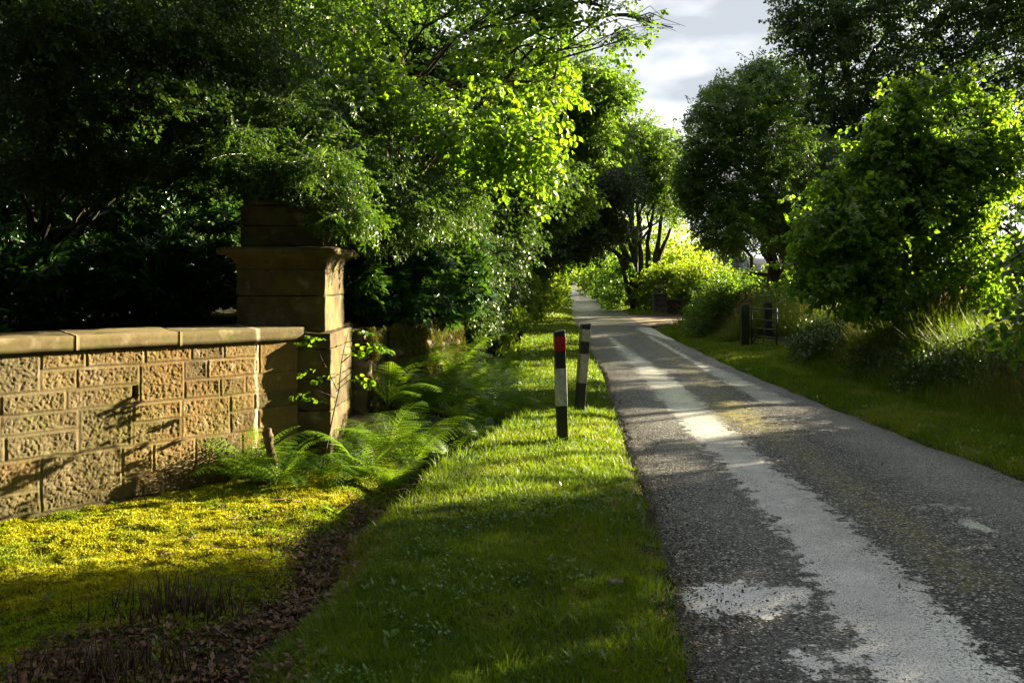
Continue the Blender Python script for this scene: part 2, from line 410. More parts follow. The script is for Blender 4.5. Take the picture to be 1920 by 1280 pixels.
pale = np.maximum.reduce([d1, d2, blob(1.08, 3.98, .30, .22), blob(2.78, 5.12, .07, .09), blob(2.8, 5.55, .08, .04), blob(1.22, 3.3, .12, .1), blob(4.2, 24, .5, 3.0)])
pale = np.clip(pale, -.5, .5)
mossr = np.exp(-((Xr - 2.42 - .02 * (Yr - 10)) / .22) ** 2 - ((Yr - 9.6) / 1.1) ** 2) * 1.1 + .45 * np.exp(-((u - 1.45) / .16) ** 2) * (Yr > 4)
tone = .5 + .8 * np.exp(-((u - 2.3 - .02 * (Yr - 7)) / .42) ** 2) * (.45 + .9 * fbm(Xr * .8, Yr * .45, oct=3)) * sst(3.5, 6.5, Yr) + .25 * np.exp(-((u - .5) / .25) ** 2) - .4 * np.exp(-((u - 1.5) / .3) ** 2) + .3 * sst(10, 25, Yr)  # track wear, with sky sheen on the right painted in as lighter grey
dirt = .8 * np.exp(-u / .13) + np.exp(-(Rx(Yr) - Xr) / .08)
M_ROAD, t, b = new_mat('asphalt')
cell = nn(t, 'ShaderNodeTexVoronoi', Scale=85.); t.links.new(pos(t), cell.inputs['Vector'])
chipv = nn(t, 'ShaderNodeSeparateColor'); t.links.new(cell.outputs['Color'], chipv.inputs[0])
cd = cell.outputs['Distance']
tn = math_(t, 'ADD', attr(t, 'tone'), mrange(t, noise(t, 1.6, 4), .3, .7, -.25, .25))
chip = ramp(t, chipv.outputs[0], [(0, (.006, .006, .007)), (.5, (.022, .022, .024)), (.8, (.095, .095, .097)), (1, (.60, .59, .57))])
chip = mixc(t, mrange(t, tn, .45, 1.3, 0, .75), chip, (.30, .30, .295))
chip = mixc(t, mrange(t, cd, .35, .75, 0, .85), chip, (.006, .006, .007))
pn = noise(t, 10, 8, .7); pn2 = noise(t, 55, 3, .6)
pv = math_(t, 'ADD', attr(t, 'pale'), math_(t, 'ADD', mrange(t, pn, .3, .7, -.13, .13), mrange(t, pn2, .3, .7, -.035, .035)))
pm = mrange(t, pv, -.012, .012)
hole = mrange(t, noise(t, 80, 3, .6), .38, .44)
hole = math_(t, 'MAXIMUM', hole, mrange(t, pv, .04, .2, 0, .6))
pm = math_(t, 'MULTIPLY', pm, hole)
palec = ramp(t, noise(t, 3, 6, .7), [(.3, (.50, .505, .505)), (.7, (.76, .765, .76))])
palec = mixc(t, mrange(t, noise(t, 150, 3, .6), .5, .64, 0, .75), palec, (.15, .147, .14))
palec = mixc(t, mrange(t, noise(t, 1.1, 5, .65), .5, .68, 0, .5), palec, (.26, .255, .245))
col = mixc(t, pm, chip, palec)
ms_ = math_(t, 'MULTIPLY', attr(t, 'mossr'), mrange(t, noise(t, 16, 6, .7), .42, .6))
col = mixc(t, ms_, col, (.22, .20, .03))
dm = math_(t, 'MULTIPLY', attr(t, 'dirt'), mrange(t, noise(t, 20, 5, .7), .3, .6))
col = mixc(t, dm, col, (.05, .038, .025))
t.links.new(col, b.inputs['Base Color'])
t.links.new(mixc(t, pm, mrange(t, chipv.outputs[1], 0, 1, .3, .7), (.2, .2, .2)), b.inputs['Roughness'])
t.links.new(mixc(t, pm, mrange(t, chipv.outputs[2], .5, 1, .12, .7), (.75, .75, .75)), b.inputs['Specular IOR Level'])
hgt = math_(t, 'MULTIPLY', math_(t, 'SUBTRACT', 1.0, cd), math_(t, 'SUBTRACT', 1.0, math_(t, 'MULTIPLY', pm, .8)))
hgt = math_(t, 'ADD', hgt, math_(t, 'MULTIPLY', chipv.outputs[2], .5))
bump(t, b, hgt, .9, .006)
nx, ny = len(ru), len(ry)
i = np.arange(nx - 1)[:, None] * ny; j = np.arange(ny - 1)[None]
Q = np.stack([i + j, i + ny + j, i + ny + j + 1, i + j + 1], -1).reshape(-1, 4)
rd = mesh('road', np.stack([Xr, Yr, camber], -1).reshape(-1, 3), Q, M_ROAD, None, {'pale': pale.ravel(), 'mossr': mossr.ravel(), 'tone': tone.ravel(), 'dirt': np.clip(dirt, 0, 1).ravel()}, True)
tag(rd, kind='structure')

# driveway sheet
dy_ = np.linspace(27.2, 35.6, 40); dxu = np.linspace(0, 1, 60)
Ud, Yd = np.meshgrid(dxu, dy_, indexing='ij')
Xd = Rx(Yd) - .25 + (13 - Rx(Yd)) * Ud
w0 = .9 * np.exp(-(Xd - Rx(Yd)) / .9)
Yd2 = 31.4 + (Yd - 31.4) * (.62 + w0 * .45)
M_GRAVEL, t, b = new_mat('driveway_gravel')
v_ = nn(t, 'ShaderNodeTexVoronoi', Scale=25.); t.links.new(pos(t), v_.inputs['Vector'])
t.links.new(mixc(t, mrange(t, noise(t, .8, 4), .4, .6), ramp(t, noise(t, 12, 5), [(.3, (.14, .11, .07)), (.7, (.24, .19, .13))]), (.2, .15, .09)), b.inputs['Base Color']); b.inputs['Roughness'].default_value = .9
bump(t, b, v_.outputs['Distance'], .6, .02)
nx, ny = 60, 40
i = np.arange(nx - 1)[:, None] * ny; j = np.arange(ny - 1)[None]
Q = np.stack([i + j, i + ny + j, i + ny + j + 1, i + j + 1], -1).reshape(-1, 4)
o = mesh('driveway', np.stack([Xd, Yd2, .028 + .0 * Xd + .01 * Ud], -1).reshape(-1, 3), Q, M_GRAVEL, None, {}, True); tag(o, kind='structure')

# ------------------------------------------------------------------ wing wall
root = empty('garden_wall', (WA[0], WA[1], -.2)); tag(root, 'low rock-faced sandstone wall running back to the tall gate pier', 'stone wall')
u0_, u1_ = -1.5, 2.262; z0_, z1_ = -.30, .99
us = np.arange(u0_, u1_, .0065); zs = np.arange(z0_, z1_ + .001, .0065)
UU, ZZ = np.meshgrid(us, zs, indexing='ij')
rows = [-.30, -.14, .02, .25, .425, .72, .87, .99][::1]
rows = [-.34, -.15, .02, .245, .42, .56, .71, .86, .99]
rr_ = np.random.default_rng(11)
rects = []
jump = [(-1.3, 2, 4, .42), (-.5, 4, 6, .5), (.25, 1, 3, .55), (.93, 5, 7, .34), (1.25, 3, 5, .4), (1.75, 1, 3, .5), (1.9, 6, 8, .37), (-.05, 6, 8, .3), (-1.2, 6, 8, .35), (.5, 3, 5, .38)]
jr = [(a, a + w_, rows[k0], rows[k1]) for a, k0, k1, w_ in jump]
for k in range(len(rows) - 1):
    za, zb = rows[k], rows[k + 1]
    x_ = u0_ - .1
    occ = sorted([(a, b_) for a, b_, p, q in jr if p <= za + 1e-6 and q >= zb - 1e-6])
    segs = []
    cur = x_
    for a, b_ in occ + [(u1_ + .05, 9)]:
        if a > cur: segs.append((cur, a))
        cur = max(cur, b_)
    for a, b_ in segs:
        while b_ - a > .52:
            wd = rr_.uniform(.18, .44); rects.append((a, a + wd, za, zb)); a += wd
        rects.append((a, b_, za, zb))
rects += jr
dist = np.full(UU.shape, -1.); blk = np.zeros(UU.shape); prot = np.zeros(UU.shape)
uw = UU + (fbm(UU * 9, ZZ * 9, oct=2) - .5) * .012; zw = ZZ + (fbm(UU * 9 + 40, ZZ * 9, oct=2) - .5) * .012
for a, b_, p, q in rects:
    m = (uw >= a) & (uw < b_) & (zw >= p) & (zw < q)
    dd = np.minimum(np.minimum(uw - a, b_ - uw), np.minimum(zw - p, q - zw))
    dist = np.where(m, dd, dist); blk = np.where(m, rr_.random(), blk); prot = np.where(m, rr_.uniform(.003, .009), prot)
# worm-like pits
wx = UU * 50 + (fbm(UU * 30, ZZ * 30) - .5) * 2.2 + blk * 50; wz = ZZ * 44 + (fbm(UU * 30 + 9, ZZ * 30 + 4) - .5) * 2.2
ridge = 1 - abs(vnoise(wx, wz) * 2 - 1); ridge2 = 1 - abs(vnoise(wx * 1.9 + 7, wz * 1.9) * 2 - 1)
pit = sst(.55, .95, ridge) * .8 + sst(.5, .95, ridge2) * .5
fade = sst(.012, .03, dist)
smoothz = sst(1.55, 1.95, UU)        # the stones near the pier are worn smoother
disp = prot * sst(.0, .014, dist - .003) + fade * ((fbm(UU * 6, ZZ * 6) - .5) * .012 - pit * (.0068 - .004 * smoothz))
hole_ = (abs(UU - .895) < .018) & (abs(ZZ - .655) < .045)
disp = np.where(hole_, -.09, disp)
mort = 1 - sst(.003, .006, dist)
stain = np.exp(-((UU - 1.875 + (fbm(ZZ * 14, UU * 0) - .5) * .03) / .017) ** 4) * (ZZ > .1)  # narrow pale vertical streak down the wall face, repeated on the coping
Pw = np.stack([WA[0] + WD[0] * UU + WN[0] * disp, WA[1] + WD[1] * UU + WN[1] * disp, ZZ], -1)
nx, ny = len(us), len(zs)
i = np.arange(nx - 1)[:, None] * ny; j = np.arange(ny - 1)[None]
Q = np.stack([i + j, i + ny + j, i + ny + j + 1, i + j + 1], -1).reshape(-1, 4)
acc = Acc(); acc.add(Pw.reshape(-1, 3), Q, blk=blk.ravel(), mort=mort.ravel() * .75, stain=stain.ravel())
# back and ends
def wpt(u, n, z): return [WA[0] + WD[0] * u + WN[0] * n, WA[1] + WD[1] * u + WN[1] * n, z]
bk = [wpt(u0_, .0, z0_), wpt(u1_, .0, z0_), wpt(u1_, -.33, z0_), wpt(u0_, -.33, z0_), wpt(u0_, .0, z1_), wpt(u1_, .0, z1_), wpt(u1_, -.33, z1_), wpt(u0_, -.33, z1_)]
acc.add(bk, [[1, 2, 6, 5], [2, 3, 7, 6], [3, 0, 4, 7]], blk=.5, mort=0, stain=0)
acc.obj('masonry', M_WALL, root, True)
def coping(ua, ub, zlift, out):
    # weathered cope: vertical front face, top falling gently to the front
    prof = [(-.40 - .0, z1_), (out, z1_), (out, z1_ + .098), (out - .008, z1_ + .106), (-.392, z1_ + .128), (-.40, z1_ + .12)]
    prof = [(n, z + zlift) for n, z in prof]
    pts = []
    for k in range(len(prof)):
        a = np.array(prof[k]); b_ = np.array(prof[(k + 1) % len(prof)]); m = max(1, int(np.linalg.norm(b_ - a) / .025))
        pts += [a + (b_ - a) * q / m for q in range(m)]
    pts = np.array(pts); un = np.linspace(ua, ub, max(4, int((ub - ua) / .025)))
    UUc = np.repeat(un[:, None], len(pts), 1); NNc = np.repeat(pts[None, :, 0], len(un), 0); ZZc = np.repeat(pts[None, :, 1], len(un), 0)
    cen = np.array([-.17, z1_ + .06 + zlift]); k_ = (fbm(UUc * 5, NNc * 9, ZZc * 9, oct=4) - .5) * .012
    e_ = np.where((UUc == ua) | (UUc == ub), .002, 0)
    dn = NNc - cen[0]; dz = ZZc - cen[1]; ln = np.sqrt(dn ** 2 + dz ** 2); NNc = NNc + dn / ln * (k_ - e_); ZZc = ZZc + np.where(ZZc > z1_ + .02 + zlift, dz / ln * (k_ - e_), 0)
    V = np.stack([WA[0] + WD[0] * UUc + WN[0] * NNc, WA[1] + WD[1] * UUc + WN[1] * NNc, ZZc], -1).reshape(-1, 3)
    m = len(pts); i = np.arange(len(un) - 1)[:, None] * m; j = np.arange(m)[None]
    Q = np.stack([i + j, i + (j + 1) % m, i + m + (j + 1) % m, i + m + j], -1).reshape(-1, 4)[:, ::-1]
    V = np.vstack([V, V[:m].mean(0), V[-m:].mean(0)]); c0 = len(V) - 2; k = np.arange(m)
    T = np.vstack([np.stack([k, (k + 1) % m, np.full(m, c0)], 1)[:, ::-1], np.stack([(len(un) - 1) * m + k, (len(un) - 1) * m + (k + 1) % m, np.full(m, c0 + 1)], 1)])
    a = Acc(); st = np.exp(-((UUc.ravel() - 1.875) / .018) ** 4); st = np.append(st, [0, 0]); a.add(V, Q, T, blk=rr_.random(), mort=0, stain=st)  # st: the wall's pale streak repeated on the coping
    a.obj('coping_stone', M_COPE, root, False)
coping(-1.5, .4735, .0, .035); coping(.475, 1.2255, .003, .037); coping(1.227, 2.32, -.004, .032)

# ------------------------------------------------------------------ gate pier
root = empty('gate_pier', (-2.03, 7.93, -.3)); tag(root, 'square sandstone gate pier with flared cornice at the end of the low wall', 'gate pier')
def blocks(name, x0, x1, y0, y1, zl, amp, bev=.012, mat=M_PIER):
    a = Acc()
    for k in range(len(zl) - 1):
        V, Q = rbox(((x0 + x1) / 2, (y0 + y1) / 2, (zl[k] + zl[k + 1]) / 2), (x1 - x0, y1 - y0, zl[k + 1] - zl[k] - .004), .02, bev, amp, 9, k * 3.7)
        a.add(V, Q, blk=rr_.random(), mort=0, stain=0)
    return a.obj(name, mat, root, True)
blocks('plinth', -2.49, -1.575, 7.42, 8.42, [-.35, .05, .36, .64, .9, 1.04], .02)
blocks('shaft', -2.425, -1.64, 7.5, 8.34, [1.04, 1.36, 1.60], .012)
prof = []
for q in np.linspace(0, math.pi / 2, 8): prof.append((.115 * (1 - math.cos(q)), 1.60 + .125 * math.sin(q)))
prof = [(0, 1.598)] + prof[1:] + [(.13, 1.727), (.13, 1.775), (.11, 1.785), (-.05, 1.80)]
a = Acc(); V = []; cx, cy, hx, hy = -2.0325, 7.92, .3925, .42
def ring(o_, z):
    pts = []; k = 14
    c4 = [(-1, -1), (1, -1), (1, 1), (-1, 1)]
    for s_ in range(4):
        A_ = c4[s_]; B_ = c4[(s_ + 1) % 4]
        for q in range(k):
            f = q / k; pts.append((cx + (A_[0] + (B_[0] - A_[0]) * f) * (hx + o_), cy + (A_[1] + (B_[1] - A_[1]) * f) * (hy + o_), z))
    return pts
for o_, z in prof: V += ring(o_, z)
V = np.array(V); m = 56; n_ = len(prof)
V += (np.stack([fbm(V[:, 0] * 12, V[:, 1] * 12, V[:, 2] * 12 + s_) for s_ in (0, 30, 60)], 1) - .5) * .008
i = np.arange(n_ - 1)[:, None] * m; j = np.arange(m)[None]
Q = np.stack([i + j, i + (j + 1) % m, i + m + (j + 1) % m, i + m + j], -1).reshape(-1, 4)
V = np.vstack([V, [cx, cy, 1.80]]); k = np.arange(m); T = np.stack([(n_ - 1) * m + k, (n_ - 1) * m + (k + 1) % m, np.full(m, len(V) - 1)], 1)
a.add(V, Q, T, blk=.8, mort=0, stain=0); a.obj('cornice', M_PIER, root, False)
blocks('cap_block', -2.40, -1.665, 7.53, 8.31, [1.795, 1.98, 2.16], .010)
V, Q = rbox((-2.0325, 7.92, 2.185), (.70, .74, .06), .04, .02, .008, 9); a = Acc(); a.add(V, Q, blk=.6, mort=0, stain=0); a.obj('top_slab', M_PIER, root, True)

# ------------------------------------------------------------------ retaining wall of dry stone under moss
root = empty('retaining_wall', (-1.3, 9.5, -.4)); tag(root, 'dark dry-stone retaining wall hung with yellow-green moss behind the ferns', 'stone wall')
sy = np.concatenate([np.arange(8.43, 14, .03), np.arange(14, 26, .08)]); sz = np.arange(-.62, 1.02, .03)
SY, SZ = np.meshgrid(sy, sz, indexing='ij')
row = np.floor(SZ / .13 + (fbm(SY * 1.5, SZ * 0) - .5)); off = hsh(row.astype(np.int64), row.astype(np.int64) * 0 + 3) * .3
cc = (SY + off) / .26; ci = np.floor(cc); fu = abs(cc - ci - .5) * 2; fv = abs((SZ / .13 + (fbm(SY * 1.5, SZ * 0) - .5)) % 1 - .5) * 2
with np.errstate(over='ignore'): rb = hsh(ci.astype(np.int64), row.astype(np.int64))
d_ = .07 * (1 - np.maximum(fu, fv) ** 6) + .07 * (rb - .5) + (fbm(SY * 8, SZ * 8) - .5) * .06
SX = Wx(SY) + d_ + .08 * (.9 - SZ) - .02
nx, ny = len(sy), len(sz); i = np.arange(nx - 1)[:, None] * ny; j = np.arange(ny - 1)[None]
Q = np.stack([i + j, i + j + 1, i + ny + j + 1, i + ny + j], -1).reshape(-1, 4)
V = np.stack([SX, SY, SZ], -1).reshape(-1, 3); Vb = V + np.array([-.35, 0, 0]); n0 = len(V)
top = [[k * ny + ny - 1, (k + 1) * ny + ny - 1, n0 + (k + 1) * ny + ny - 1, n0 + k * ny + ny - 1] for k in range(nx - 1)]
end = [[k, k + 1, n0 + k + 1, n0 + k][::-1] for k in range(ny - 1)]
a = Acc(); a.add(np.vstack([V, Vb]), np.vstack([Q, top, end, (Q + n0)[:, ::-1]]), blk=np.concatenate([rb.ravel(), rb.ravel()]), mort=0, stain=0)
a.obj('stonework', M_DRY, root, False)

# blades ---------------------------------------------------------------
def blades(pos_, dirs, length, width, bend, rnd, r=None):
    """grass-like blades; returns V, Q, T, rnd"""
    r = r or rng; n = len(pos_)
    dirs = dirs / (np.linalg.norm(dirs, axis=1)[:, None] + 1e-9)
    a = r.uniform(0, 2 * math.pi, n); side = np.stack([np.cos(a), np.sin(a), np.zeros(n)], 1)
    side = side - dirs * (side * dirs).sum(1)[:, None]; side /= np.linalg.norm(side, axis=1)[:, None] + 1e-9
    bd = np.cross(side, dirs)
    L_ = length[:, None]; W_ = width[:, None] / 2; B_ = bend[:, None]
    p0 = pos_; p1 = pos_ + dirs * L_ * .5 + bd * L_ * B_ * .25; p2 = pos_ + dirs * L_ * (1 - B_ * .35) + bd * L_ * B_
    V = np.stack([p0 - side * W_, p0 + side * W_, p1 + side * W_ * .8, p1 - side * W_ * .8, p2], 1).reshape(-1, 3)
    i = np.arange(n)[:, None] * 5
    return V, i + np.array([0, 1, 2, 3]), i + np.array([3, 2, 4]), np.repeat(rnd, 5)

# hanging moss on the retaining wall
n = 52000
py_ = 8.45 + rng.random(n) ** 1.5 * 8; pz_ = rng.uniform(-.3, 1.03, n)
keep = fbm(py_ * 3.2, pz_ * 6, oct=3) + .12 * (pz_ > .8) > .43
py_, pz_ = py_[keep], pz_[keep]; n = len(py_)
px_ = Wx(py_) + .08 * (.9 - pz_) + .07 + (fbm(py_ * 4, pz_ * 9) - .5) * .12
dr_ = np.stack([rng.normal(.45, .25, n), rng.normal(-.12, .35, n), rng.normal(-1, .25, n)], 1)
V, Q, T, rn = blades(np.stack([px_, py_, pz_], 1), dr_, rng.uniform(.03, .085, n), rng.uniform(.006, .012, n), rng.uniform(0, .5, n), np.clip(rng.normal(.35, .25, n), 0, 1))
M_HANG = leaf_mat('hanging_moss', (.06, .075, .01), (.16, .15, .02), (.16, .17, .01), .3, .7, spec=.15)
child('moss', V, [Q, T], M_HANG, root, {'rnd': rn})

# ------------------------------------------------------------------ marker posts
M_BLK = plain('black_paint', (.022, .024, .03), .45, 60, .6); M_WHT = plain('white_paint', (.62, .64, .66), .5, 25, .55); M_RED = plain('red_reflector', (.42, .012, .012), .3, 60, .3)
M_WH2 = plain('weathered_white_paint', (.42, .42, .36), .6, 30, .5)
def sbox(w_, d_, z0, z1, slope=0, bev=.006):
    V, Q = rbox((0, 0, (z0 + z1) / 2), (w_, d_, z1 - z0), .02, bev, .0012, 30)
    if slope: V[:, 2] += np.where(V[:, 2] > z1 - bev * 1.5, V[:, 0] * slope, 0)
    return V, Q
def post(loc, bands, top, lean, label, rz, wmat):
    r_ = empty('marker_post', loc); tag(r_, label, 'marker post', 'verge marker posts')
    r_.rotation_euler = (lean[1], lean[0], rz)
    V, Q = sbox(.094, .094, -.25, top, .18); mesh('post_body', V, Q, M_BLK, r_, smooth=True)
    for nm, z0, z1, mt in bands:
        V, Q = sbox(.099, .099, z0, z1, 0, .005); mesh(nm, V, Q, mt, r_, smooth=True)
post((.455, 7.67, .0), [('red_band', .865, .995, M_RED), ('white_band', .375, .712, M_WHT)], 1.045, (-.03, 0), 'front marker post with a red band below its black tip and one white band', .1, M_WHT)
post((.747, 9.49, .0), [('white_band', .82, .955, M_WH2), ('white_band', .36, .685, M_WH2)], 1.015, (.075, 0), 'rear leaning marker post with two dull white bands, farther along the verge', .25, M_WH2)

# ------------------------------------------------------------------ lit corridor: gaps in the trees through which the low sun reaches
POLY = [np.array([(-3.0, 4.75), (-6, 3.75), (-9, 2.8), (-10.8, 2.0), (-11.3, 5.3), (-9, 6.1), (-5.2, 7.0), (-1, 8.3), (.7, 9.9), (1.5, 10.2), (1.25, 8.4), (.45, 7.5), (-.6, 6.25), (-1.14, 5.15)]),
        np.array([(2.2, 9.0), (3.0, 9.4), (3.2, 10.4), (2.2, 10.4)]),
        np.array([(.1, 12.0), (1.5, 12.6), (1.7, 15.5), (.3, 15.0)]), np.array([(.4, 17.5), (1.7, 18), (2.2, 23), (.6, 22)]), np.array([(3.9, 14.5), (5.0, 15), (5.0, 21), (4.2, 20)]),
        np.array([(4, 10.6), (4.4, 12.4), (-5, 9.2), (-5.5, 7.4)]),
        np.array([(2.2, 8.6), (5.8, 9.4), (6.4, 12.4), (3.6, 13.0)]) + np.array([-1.5, -.9])]
def inpoly(x, y, P_):
    ins = np.zeros(x.shape, bool); n = len(P_)
    for k in range(n):
        (x1, y1), (x2, y2) = P_[k], P_[(k + 1) % n]
        c = ((y1 > y) != (y2 > y)) & (x < (x2 - x1) * (y - y1) / (y2 - y1 + 1e-12) + x1); ins ^= c
    return ins
def keep_mask(p, sunward=1.7):
    fx = p[:, 0] - S[0] / S[2] * p[:, 2]; fy = p[:, 1] - S[1] / S[2] * p[:, 2]
    lit = np.zeros(len(p), bool)
    for k, P_ in enumerate(POLY):
        if k == 0: lit |= inpoly(fx, fy, P_) & (p[:, 0] > sunward)
        elif k in (2, 3, 4): lit |= inpoly(fx, fy, P_) & (p[:, 0] > 7.5)
        elif k == 5: lit |= inpoly(fx, fy, P_) & (p[:, 0] > 8.4)
        elif k == 1: lit |= inpoly(fx, fy, P_) & (p[:, 0] > 4.5)
        else: lit |= inpoly(fx, fy, P_) & (p[:, 0] > 7.8)
    lit |= (fbm(fx * 1.1 + 3, fy * 1.1, oct=2) > .55) & (fx > -1.2) & (fx < 1.3) & (fy > 2.6) & (fy < 8) & (p[:, 0] > 6.5)
    return ~lit

# ------------------------------------------------------------------ foliage
def spray(seed, length=.35, spacing=.035, leaf=(.05, .035), ntw=5, fold=True, droop=.15, ang=45, jit=.35, twig=.0025, whorl=False):
    """a leafy twig along +X, roughly in the XY plane: V, Q, R (R: per vertex random, -1 on wood)"""
    r = np.random.default_rng(seed); V = []; Q = []; Rn = []; n0 = 0
    def leaf_at(p, d, s):
        nonlocal n0
        d = d + r.normal(size=3) * jit * .5; d /= np.linalg.norm(d)
        up = np.array([0, 0, 1.]) + r.normal(size=3) * jit; sd_ = np.cross(up, d); sd_ /= np.linalg.norm(sd_) + 1e-9; up = np.cross(d, sd_)
        l, w_ = leaf[0] * s * r.uniform(.75, 1.15), leaf[1] * s * r.uniform(.8, 1.1)
        dz = -up * l * .12
        if fold:
            vs = [p, p + d * l * .3 + sd_ * w_ * .5 + up * w_ * .1, p + d * l * .68 + sd_ * w_ * .42 + up * w_ * .08 + dz * .4, p + d * l + dz, p + d * l * .68 - sd_ * w_ * .42 + up * w_ * .08 + dz * .4, p + d * l * .3 - sd_ * w_ * .5 + up * w_ * .1]
            Q.extend([[n0, n0 + 1, n0 + 2, n0 + 3], [n0, n0 + 3, n0 + 4, n0 + 5]]); k = 6
        else:
            vs = [p, p + d * l * .45 + sd_ * w_ * .5, p + d * l + dz, p + d * l * .45 - sd_ * w_ * .5]; Q.append([n0, n0 + 1, n0 + 2, n0 + 3]); k = 4
        V.extend(vs); Rn.extend([r.uniform(0, 1)] * k); n0 += k
    def wood(p, q, w_):
        nonlocal n0
        d = q - p; s1 = np.cross(d, [0, 0, 1.]); s1 = s1 / (np.linalg.norm(s1) + 1e-9) * w_; s2 = np.array([0, 0, w_])
        for s_ in (s1, s2):
            V.extend([p - s_, p + s_, q + s_ * .6, q - s_ * .6]); Q.append([n0, n0 + 1, n0 + 2, n0 + 3]); Rn.extend([-1] * 4); n0 += 4
    def twg(p, d, ln, lvl):
        m = max(2, int(ln / spacing)); side = 1
        for k in range(m):
            t_ = (k + 1) / m
            d2 = d + np.array([0, 0, -droop * t_]) + r.normal(size=3) * .06; d2 /= np.linalg.norm(d2)
            q = p + d2 * ln / m
            if twig: wood(p, q, twig * (1.4 - t_) * (1 if lvl else 1.6))
            s_ = side * math.copysign(1, 1); side = -side
            a = s_ * R_(ang) * r.uniform(.7, 1.3); ld = np.array([d2[0] * math.cos(a) - d2[1] * math.sin(a), d2[0] * math.sin(a) + d2[1] * math.cos(a), d2[2] - .15])
            if whorl:
                if k >= m - 1:
                    for w2 in range(8):
                        aa = w2 * math.pi / 4 + r.uniform(-.3, .3); leaf_at(q, np.array([d2[0] * .4 + math.cos(aa), d2[1] * .4 + math.sin(aa), .15 - r.uniform(0, .5)]), 1)
            else: leaf_at(q, ld, 1.0)
            if lvl == 0 and k % max(1, m // ntw) == 0 and k > 0:
                twg(q, ld, ln * .5 * (1.2 - t_), 1)
            p = q
        if not whorl: leaf_at(p, d2, 1.0)
    twg(np.zeros(3), np.array([1., 0, .05]), length, 0)
    return np.array(V), np.array(Q), np.array(Rn)

TPL = {
    'lime': [spray(k, .45, .055, (.068, .052), 4, True, .35, 50, .5) for k in range(5)],
    'beech': [spray(10 + k, .55, .06, (.07, .045), 5, False, .2, 50, .45, .003) for k in range(5)],
    'coarse': [spray(20 + k, .9, .10, (.15, .11), 5, False, .25, 50, .6, .0) for k in range(5)],
    'far': [spray(30 + k, 1.5, .22, (.32, .24), 5, False, .25, 50, .7, .0) for k in range(4)],
    'yew': [spray(40 + k, .42, .017, (.036, .013), 8, False, .35, 50, .4, .0011) for k in range(4)],
    'small': [spray(45 + k, .4, .03, (.04, .026), 6, False, .3, 50, .5, .0015) for k in range(4)],
    'rhodo': [spray(50 + k, .35, .08, (.14, .04), 3, True, -.1, 60, .4, .004, True) for k in range(5)],
    'ivy': [spray(60 + k, .35, .045, (.05, .045), 4, False, .5, 55, .6, .002) for k in range(4)],
    'bramble': [spray(70 + k, .5, .05, (.05, .038), 4, False, .5, 55, .6, .003) for k in range(4)],
}
def place(tpl, p, out, scale, r, upj=.35, fan=.0):
    """instances spray templates at points p, pointing along out; returns V,Q,rnd"""
    n = len(p); Vs = []; Qs = []; Rs = []; n0 = 0
    out = out / (np.linalg.norm(out, axis=1)[:, None] + 1e-9)
    up = np.array([0, 0, 1.]) + r.normal(size=(n, 3)) * upj
    y = np.cross(up, out); y /= np.linalg.norm(y, axis=1)[:, None] + 1e-9; z = np.cross(out, y)
    ch = r.integers(0, len(tpl), n); base = r.normal(0, .22, n)
    for k, (V, Q, Rn) in enumerate(tpl):
        m = ch == k; c = m.sum()
        if not c: continue
        Mx = np.stack([out[m], y[m], z[m]], 1) * scale[m][:, None, None]
        W = np.einsum('vi,nij->nvj', V, Mx) + p[m][:, None]
        Vs.append(W.reshape(-1, 3)); Qs.append((Q[None] + (np.arange(c) * len(V))[:, None, None] + n0).reshape(-1, Q.shape[1]))
        rr2 = np.where(Rn[None] < -.5, -1, np.clip(Rn[None] * .6 + .2 + base[m][:, None], 0, 1)); Rs.append(rr2.ravel())
        n0 += c * len(V)
    return np.concatenate(Vs), np.concatenate(Qs), np.concatenate(Rs)

